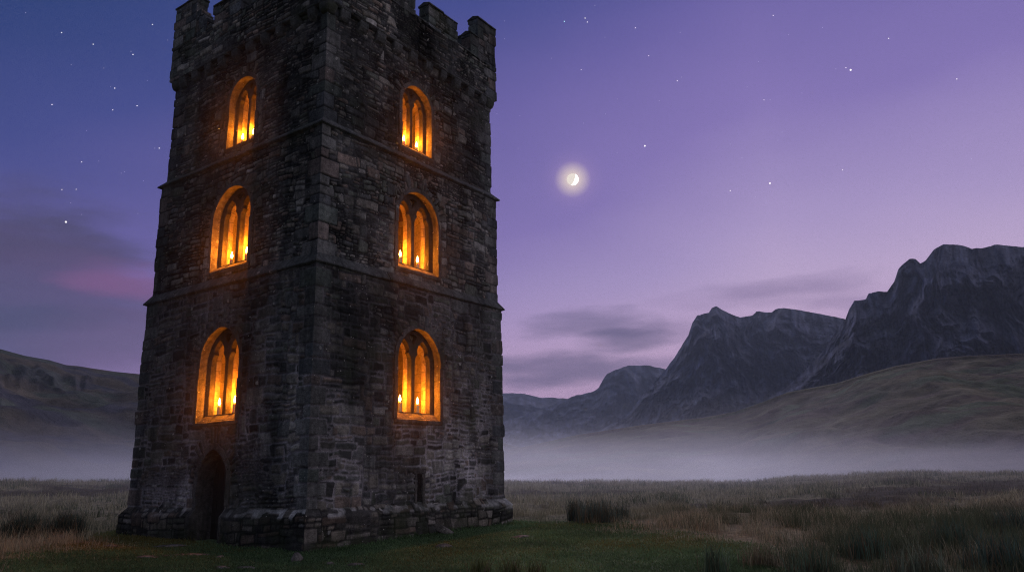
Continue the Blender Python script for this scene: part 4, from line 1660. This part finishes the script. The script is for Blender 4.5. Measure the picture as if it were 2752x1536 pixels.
def hill(name, label, sky, R, R0, prof_p, na, nt, gully, seed, kind='rock', back=1.5, zb=-9.0, wig=0.0, cols=None, fr=1.0, lean=1.0):
    az = np.array([azel(x, y)[0] for x, y in sky])
    el = np.array([azel(x, y)[1] for x, y in sky])
    A = np.linspace(az[0], az[-1], na)
    E = np.interp(A, az, el)
    Rf = R(A) if callable(R) else np.full(na, float(R))
    R0f = R0(A) if callable(R0) else np.full(na, float(R0))
    t = np.concatenate([np.linspace(-0.12, 1.0, nt), np.linspace(1.0, back, nt // 5)[1:]])
    T, AA = np.meshgrid(t, A, indexing='ij')
    RR, RR0, EE = Rf[None, :], R0f[None, :], E[None, :]
    H = RR * np.tan(EE) + CAM_Z
    tt = np.clip(T, 0, 1)
    d = RR0 + (RR - RR0) * T
    X0, Y0 = d * np.sin(AA), d * np.cos(AA)
    sc_ = float(Rf.mean())
    prof = tt ** prof_p
    C = None
    if kind == 'rock':
        # rows follow the elevation seen from the valley: scree apron below, steep cliff above
        el0 = np.arctan2(zb - CAM_Z, RR0)
        EE = EE + 0.0011 * fbm(AA * 150, AA * 0, 4, seed + 2)
        cl = sstep(0.34, 0.50, tt + 0.22 * fbm(AA * 16, T * 3, 4, seed + 4))
        apron = (tt / 0.42).clip(0, 1) ** 0.8
        gprof = 0.66 * apron * (1 - cl) + cl * (0.66 + 0.34 * ((tt - 0.42) / 0.58).clip(0, 1) ** 1.25)
        wv = 1.6 * fbm(AA * 14, T * 3.2, 4, seed + 3)
        g = ridged(AA * 20 * fr + wv + T * 1.6 * lean, T * 3.4 + wv * .6, 5, seed)
        g2 = ridged(AA * 60 * fr + wv * 2.2 + T * 3.0 * lean, T * 8.0, 5, seed + 9)
        low = fbm(AA * 24 * fr, T * 9, 5, seed + 12)
        rid = 1 - 0.75 * sstep(0.86, 1.0, tt)
        dep = (RR - RR0)
        d = RR0 + dep * np.where(T < 0, T, np.where(T > 1, T, gprof))
        d = d - dep * rid * sstep(0, .1, tt) * (T <= 1) * (cl * (0.17 * g + 0.09 * g2 + 0.02 * ridged(AA * 190 * fr, T * 22, 3, seed + 31)) + (1 - cl) * (0.06 * low + .035 * g2))
        hgt = CAM_Z + d * np.tan(el0 + (EE - el0) * tt)
        hgt = np.where(T < 0, zb + 200 * T * .2, hgt)
        bk = np.clip((T - 1) / (back - 1), 0, 1)
        H = RR * np.tan(EE) + CAM_Z
        hgt = np.where(T > 1, H - (H - zb) * bk ** 1.3, hgt)
        rockc = np.array([0.095, 0.100, 0.138])
        screec = np.array([0.15, 0.15, 0.18])
        grassc = np.array([0.075, 0.080, 0.088])
        # scree fans streaming from the gullies
        sc1 = sstep(0.15, 0.6, ridged(AA * 46 * fr + T * 7 * lean + wv, T * 1.2, 3, seed + 21)) * (1 - cl) * sstep(.06, .3, tt)
        gr = sstep(-0.05, 0.35, fbm(AA * 25, T * 7, 4, seed + 33)) * (1 - cl)
        C = rockc * (1 + 0.30 * fbm(AA * 60, T * 14, 4, seed + 8)[..., None] + 1.3 * ridged(AA * 90 * fr + T * 5 * lean, T * 16 + wv, 5, seed + 18)[..., None])
        C = C * (1 + 1.1 * np.clip(ridged(AA * 210 * fr + wv, T * 13 + g, 3, seed + 19), -.6, 1)[..., None] * (.3 + .7 * cl[..., None]))  # dark cracks and pale faces, also painting relief shading into the rock
        C = C * (1 - gr[..., None]) + grassc * gr[..., None]
        C = C * (1 - .55 * sc1[..., None]) + screec * .55 * sc1[..., None]
    else:
        n = fbm(X0 / (sc_ * .10), Y0 / (sc_ * .16), 5, seed)
        nb = fbm(X0 / (sc_ * .03), Y0 / (sc_ * .05), 4, seed + 4)
        rid = 1 - sstep(0.85, 1.0, tt)
        hgt = zb + (H - zb) * prof
        hgt = hgt + (H - zb) * (0.14 * n + 0.03 * nb) * rid * sstep(0, .15, tt)
        fold = 1 - np.abs(fbm(X0 / (sc_ * .11) + .5 * n, Y0 / (sc_ * .07), 3, seed + 41)) * 2.2
        hgt = hgt + (1.6 * fold + 0.6 * ridged(X0 / (sc_ * .03), Y0 / (sc_ * .022), 3, seed + 42)) * rid * sstep(.05, .25, tt)
        lim = (d * np.tan(EE) + CAM_Z)
        hgt = np.where(T < 0.97, np.minimum(hgt, lim - 0.004 * d), hgt)
        bk = np.clip((T - 1) / (back - 1), 0, 1)
        hgt = np.where(T > 1, H - (H - zb) * bk ** 1.5, hgt)
        ca, cb, cc = cols or (np.array([0.25, 0.22, 0.145]), np.array([0.20, 0.16, 0.125]), np.array([0.20, 0.22, 0.14]))
        m1 = sstep(-.15, .35, fbm(X0 / (sc_ * .05), Y0 / (sc_ * .03), 4, seed + 7))[..., None]
        m2 = sstep(.05, .4, fbm(X0 / (sc_ * .06), Y0 / (sc_ * .035), 4, seed + 17))[..., None]
        C = ca * (1 - m1) + cb * m1
        C = C * (1 - m2) + cc * m2
        C = C * (1 + .35 * nb[..., None])
        if wig:
            rk = sstep(0.12, .4, fbm(AA * 26, T * 5, 4, seed + 27)) * sstep(.35, .6, tt) * (1 - sstep(.86, .97, tt))
            g = ridged(AA * 60, T * 8, 4, seed + 28)
            d = d - (RR - RR0) * 0.03 * g * rk
            rk = rk[..., None] * .6
            C = C * (1 - rk) + np.array([0.075, 0.075, 0.09]) * (1 + .6 * g[..., None]) * rk
    C = np.clip(C, .008, 1)
    V = np.stack([d * np.sin(AA), d * np.cos(AA), hgt], -1).reshape(-1, 3)
    n0, n1_ = d.shape
    idx = np.arange(n0 * n1_).reshape(n0, n1_)
    Q = np.stack([idx[:-1, :-1], idx[:-1, 1:], idx[1:, 1:], idx[1:, :-1]], -1).reshape(-1, 4)[:, ::-1]
    o = link(name, np_mesh(name, V, Q, C.reshape(-1, 3), smooth=True), M['mount'] if kind == 'rock' else M['hillgrass'])
    return tag(o, label=label, kind='structure')


hill('hills', 'long dark moorland hill with rocky outcrops falling away left of the tower',
     [(-700, 900), (-300, 905), (0, 937), (66, 955), (133, 967), (177, 980), (212, 983), (248, 989), (310, 998), (380, 1005), (600, 1035), (800, 1062), (1000, 1100), (1250, 1160), (1500, 1230)],
     620, 170, 1.25, 420, 200, 0, 3, 'grass', wig=1.0, cols=(np.array([0.15, 0.13, 0.10]), np.array([0.085, 0.085, 0.105]), np.array([0.115, 0.135, 0.105])))
hill('hillside', 'smooth grassy foothill rising to the right beyond the mist',
     [(900, 1270), (1150, 1245), (1362, 1209), (1450, 1190), (1548, 1168), (1724, 1141), (1888, 1121), (1976, 1105), (2047, 1080), (2118, 1053), (2250, 1028), (2327, 1004), (2409, 982), (2518, 962), (2601, 955), (2752, 949), (3000, 935), (3400, 930)],
     560, 130, 1.05, 620, 320, 0, 13, 'grass')
hill('mountain', 'distant craggy mountain with a knobbly summit in the middle of the range',
     [(1450, 1215), (1560, 1175), (1614, 1154), (1650, 1135), (1691, 1108), (1724, 1064), (1778, 1004), (1811, 963), (1833, 927), (1850, 900), (1861, 867), (1874, 847), (1890, 842), (1905, 839), (1913, 826),
      (1926, 822), (1940, 831), (1959, 840), (1989, 853), (2022, 847), (2033, 836), (2050, 838), (2074, 840), (2085, 831), (2107, 828), (2162, 835), (2228, 847), (2272, 858), (2400, 870), (2700, 900), (2900, 960)],
     2000, 900, 1.3, 900, 420, 1, 23)
hill('mountain', 'towering dark crag with rounded tops at the right edge',
     [(1900, 1150), (2000, 1105), (2107, 1042), (2162, 998), (2206, 949), (2244, 894), (2272, 858), (2283, 828), (2296, 807), (2327, 804), (2335, 789), (2359, 782), (2384, 783), (2403, 757), (2414, 724), (2431, 705), (2444, 695),
      (2461, 696), (2473, 707), (2488, 699), (2507, 672), (2535, 657), (2573, 657), (2612, 667), (2639, 668), (2672, 657), (2752, 663), (2900, 665), (3100, 690), (3500, 800)],
     1250, 560, 1.3, 1100, 520, 1, 37)
hill('mountain', 'small blue flat-topped crag far behind the range',
     [(1300, 1150), (1450, 1100), (1521, 1072), (1548, 1061), (1592, 1053), (1609, 1042), (1620, 1020), (1631, 1004), (1652, 994), (1691, 981), (1746, 982), (1778, 988), (1833, 1004), (2000, 1060), (2200, 1150)],
     2900, 1900, 1.2, 300, 120, 1, 43)
hill('mountain', 'low faint ridge at the far end of the valley',
     [(300, 1080), (700, 1050), (1000, 1040), (1200, 1052), (1354, 1056), (1395, 1056), (1450, 1067), (1515, 1070), (1560, 1075), (1700, 1110), (1900, 1180)],
     3500, 2300, 1.2, 260, 90, 1, 51)

# ================================================================== MIST AND HAZE
def volume_box(name, a, b, density, color, label, aniso=0.0, parent=None):
    mb = MB()
    mb.box(a, b)
    m = bpy.data.materials.new(name)
    m.use_nodes = True
    t = NT(m.node_tree)
    v = t.n('ShaderNodeVolumePrincipled', ins={'Color': color, 'Density': density, 'Anisotropy': aniso})
    t.n('ShaderNodeOutputMaterial', ins={'Volume': v.outputs[0]})
    o = mb.build(name, m)
    tag(o, label=label, kind='stuff')
    if parent is not None:
        o.location = parent.location
        o.rotation_euler = parent.rotation_euler
    return o


def mist_bank(a, b, dens, floor, soft, label):
    """a bank whose density thins upwards and breaks into drifts"""
    mb = MB()
    mb.box(a, b)
    m = bpy.data.materials.new('mist')
    m.use_nodes = True
    t = NT(m.node_tree)
    ob = t.n('ShaderNodeTexCoord').outputs['Object']
    z = t.n('ShaderNodeSeparateXYZ', ins={0: ob}).outputs[2]
    nz = t.noise(t.n('ShaderNodeVectorMath', operation='MULTIPLY', ins={0: ob, 1: (0.014, 0.009, 0.10)}).outputs[0], 1.0, 3, 0.55)
    x = t.n('ShaderNodeSeparateXYZ', ins={0: ob}).outputs[0]
    left = t.rng(x, 60.0, -110.0, 0.0, 1.0)
    top = t.m('ADD', t.m('ADD', floor + soft - 1.5, t.m('MULTIPLY', left, 8.0)), t.m('MULTIPLY', t.m('SUBTRACT', nz, 0.5), soft * 2.6))
    f = t.m('POWER', t.rng(z, top, floor, 0.0, 1.0, smooth=False), 2.2)
    dn = t.m('MULTIPLY', t.m('MULTIPLY', f, t.rng(nz, 0.25, 0.7, 0.45, 1.35)), dens)
    v = t.n('ShaderNodeVolumePrincipled', ins={'Color': (0.93, 0.94, 1.0), 'Density': dn, 'Anisotropy': 0.6})
    t.n('ShaderNodeOutputMaterial', ins={'Volume': v.outputs[0]})
    m.cycles.volume_sampling = 'MULTIPLE_IMPORTANCE'
    o = mb.build('mist', m)
    return tag(o, label=label, kind='stuff')


mist_bank((-900, 47, -8.0), (900, 620, 19.0), 0.025, -3.5, 10.8, 'low bank of pale mist lying in the valley behind the tower')
sc.cycles.volume_step_rate = 1.0
sc.cycles.volume_max_steps = 64
volume_box('mist', (-140, 27, -1.5), (140, 46.9, 2.4), 0.004, (0.97, 0.98, 1.0), 'thin veil of mist over the moor grass beside the tower', 0.6)
for k_, (xa, xb, ya, yb) in enumerate(((0.3, W - 1.3, -1.2, -0.25), (-1.2, -0.25, 0.3, W - 1.3))):  # mist boxes added at both faces to spread the candle glow
    volume_box('mist', (xa, ya, 0.6), (xb, yb, 13.4), 0.013, (0.97, 0.98, 1.0), ('added mist volume giving the candles a glow before the right-hand face of the tower', 'added mist volume giving the candles a glow before the left-hand face of the tower')[k_], 0.6, tower)
volume_box('haze', (-4200, -250, -12.0), (4200, 4600, 520.0), 0.00015, (0.72, 0.82, 1.0), 'thin evening haze filling the valley air', 0.1)

# ================================================================== MOON AND STARS
def sky_point(px, py, R):
    d = ray(px, py)
    return (d[0] * R, d[1] * R, CAM_Z + d[2] * R)


def build_moon():
    R = 9000.0
    rad = 15.5 / F_PX * R
    bm = bmesh.new()
    bmesh.ops.create_uvsphere(bm, u_segments=48, v_segments=24, radius=rad)
    me = bpy.data.meshes.new('moon')
    bm.to_mesh(me)
    bm.free()
    for p in me.polygons:
        p.use_smooth = True
    m, t = mat('moonlight')
    geo = t.n('ShaderNodeNewGeometry')
    d = ray(1539, 482)
    right = np.cross(d, [0, 0, 1.0])
    right /= np.linalg.norm(right)
    up = np.cross(right, d)
    sd = right * 0.80 - up * 0.35 + d * 0.28        # where its sunlight comes from
    sd = sd / np.linalg.norm(sd)
    dt = t.n('ShaderNodeVectorMath', operation='DOT_PRODUCT', ins={0: geo.outputs['Normal'], 1: tuple(float(q) for q in sd)}).outputs['Value']
    lit = t.rng(dt, -0.02, 0.10)
    st = t.m('ADD', 0.95, t.m('MULTIPLY', lit, 4.0))
    e = t.n('ShaderNodeEmission', ins={'Color': (1.0, 0.90, 0.80), 'Strength': st})
    t.n('ShaderNodeOutputMaterial', ins={'Surface': e.outputs[0]})
    m.cycles.emission_sampling = 'NONE'
    o = link('moon', me, m)
    o.location = sky_point(1539, 482, R)
    tag(o, 'bright crescent moon with a soft halo in the violet sky', 'moon')


build_moon()

S1 = [(372, 198, 2), (921, 149, 2), (563, 268, 1), (803, 330, 2), (693, 533, 2), (314, 632, 2), (828, 639, 2), (681, 664, 1), (493, 978, 2), (962, 895, 2), (935, 895, 0), (374, 1145, 1), (460, 1143, 1),
      (398, 1340, 3), (493, 1295, 0), (732, 1046, 0), (752, 1037, 0), (430, 391, 0), (522, 789, 0), (833, 1289, 0), (867, 1093, 0), (597, 973, 0), (427, 1225, 0), (791, 311, 0), (155, 78, 0), (890, 487, 0), (1013, 243, 0), (668, 525, 0), (627, 412, 0)]
S2 = [(439, 89, 2), (450, 108, 2), (684, 136, 2), (749, 272, 1), (420, 340, 1), (888, 394, 2), (909, 376, 0), (730, 710, 3), (1339, 892, 3), (1146, 928, 2), (1732, 341, 3), (1709, 330, 1), (1917, 188, 2),
      (2249, 385, 2), (1693, 827, 1), (1310, 487, 1), (1355, 76, 1), (1203, 767, 0), (1146, 702, 0), (1398, 644, 0), (1378, 683, 0), (539, 556, 0), (431, 600, 0), (122, 563, 0), (10, 554, 0), (275, 284, 0), (536, 182, 0),
      (487, 27, 0), (902, 158, 0), (1284, 300, 0), (1595, 135, 0), (1430, 170, 0), (2320, 774, 0), (1006, 1077, 0), (1811, 1032, 0), (1268, 958, 0), (47, 103, 0), (47, 190, 0), (596, 483, 0), (1495, 454, 0), (1228, 424, 0),
      (113, 722, 0), (595, 743, 0), (800, 490, 0), (1340, 486, 0), (2231, 932, 0), (1660, 336, 0)]
stars = [(x * 0.4449, y * 0.4449, m) for x, y, m in S1] + [(1330 + x * 0.552, y * 0.552, m) for x, y, m in S2]


def build_stars():
    RD = 9500.0
    meshes = []
    for k, r in enumerate((0.85, 1.05, 1.2, 2.2)):
        bm = bmesh.new()
        bmesh.ops.create_icosphere(bm, subdivisions=2, radius=r / F_PX * RD)
        me = bpy.data.meshes.new('star')
        bm.to_mesh(me)
        bm.free()
        me.materials.append(M['star_dim'] if k == 0 else M['star'])
        meshes.append(me)
    special = {3: None}
    big_labels = {0: 'brightest star low in the sky left of the tower', 1: 'bright star up to the right of the moon',
                  2: 'bright star low in the middle of the right-hand sky', 3: 'brightest star high in the right-hand sky'}
    b = 0
    for x, y, m in stars:
        o = bpy.data.objects.new('star', meshes[m])
        COL.objects.link(o)
        o.location = sky_point(x, y, RD)
        if m == 3:
            tag(o, big_labels[b], 'star', 'stars in the dusk sky')
            b += 1
        elif m == 0:
            tag(o, 'faint pinprick of a star in the dusk sky', 'star', 'faint stars')
        elif m == 1:
            tag(o, 'dim small white star in the dusk sky', 'star', 'dim stars')
        else:
            tag(o, 'clear small white star in the dusk sky', 'star', 'clear small stars')
    me = meshes[2].copy()
    me.materials.clear()
    me.materials.append(M['star_cool'])
    o = bpy.data.objects.new('star', me)
    COL.objects.link(o)
    o.location = sky_point(1330 + 338 * .552, 105 * .552, RD)
    tag(o, 'single blue-tinged star just right of the battlements', 'star', 'stars in the dusk sky')


build_stars()
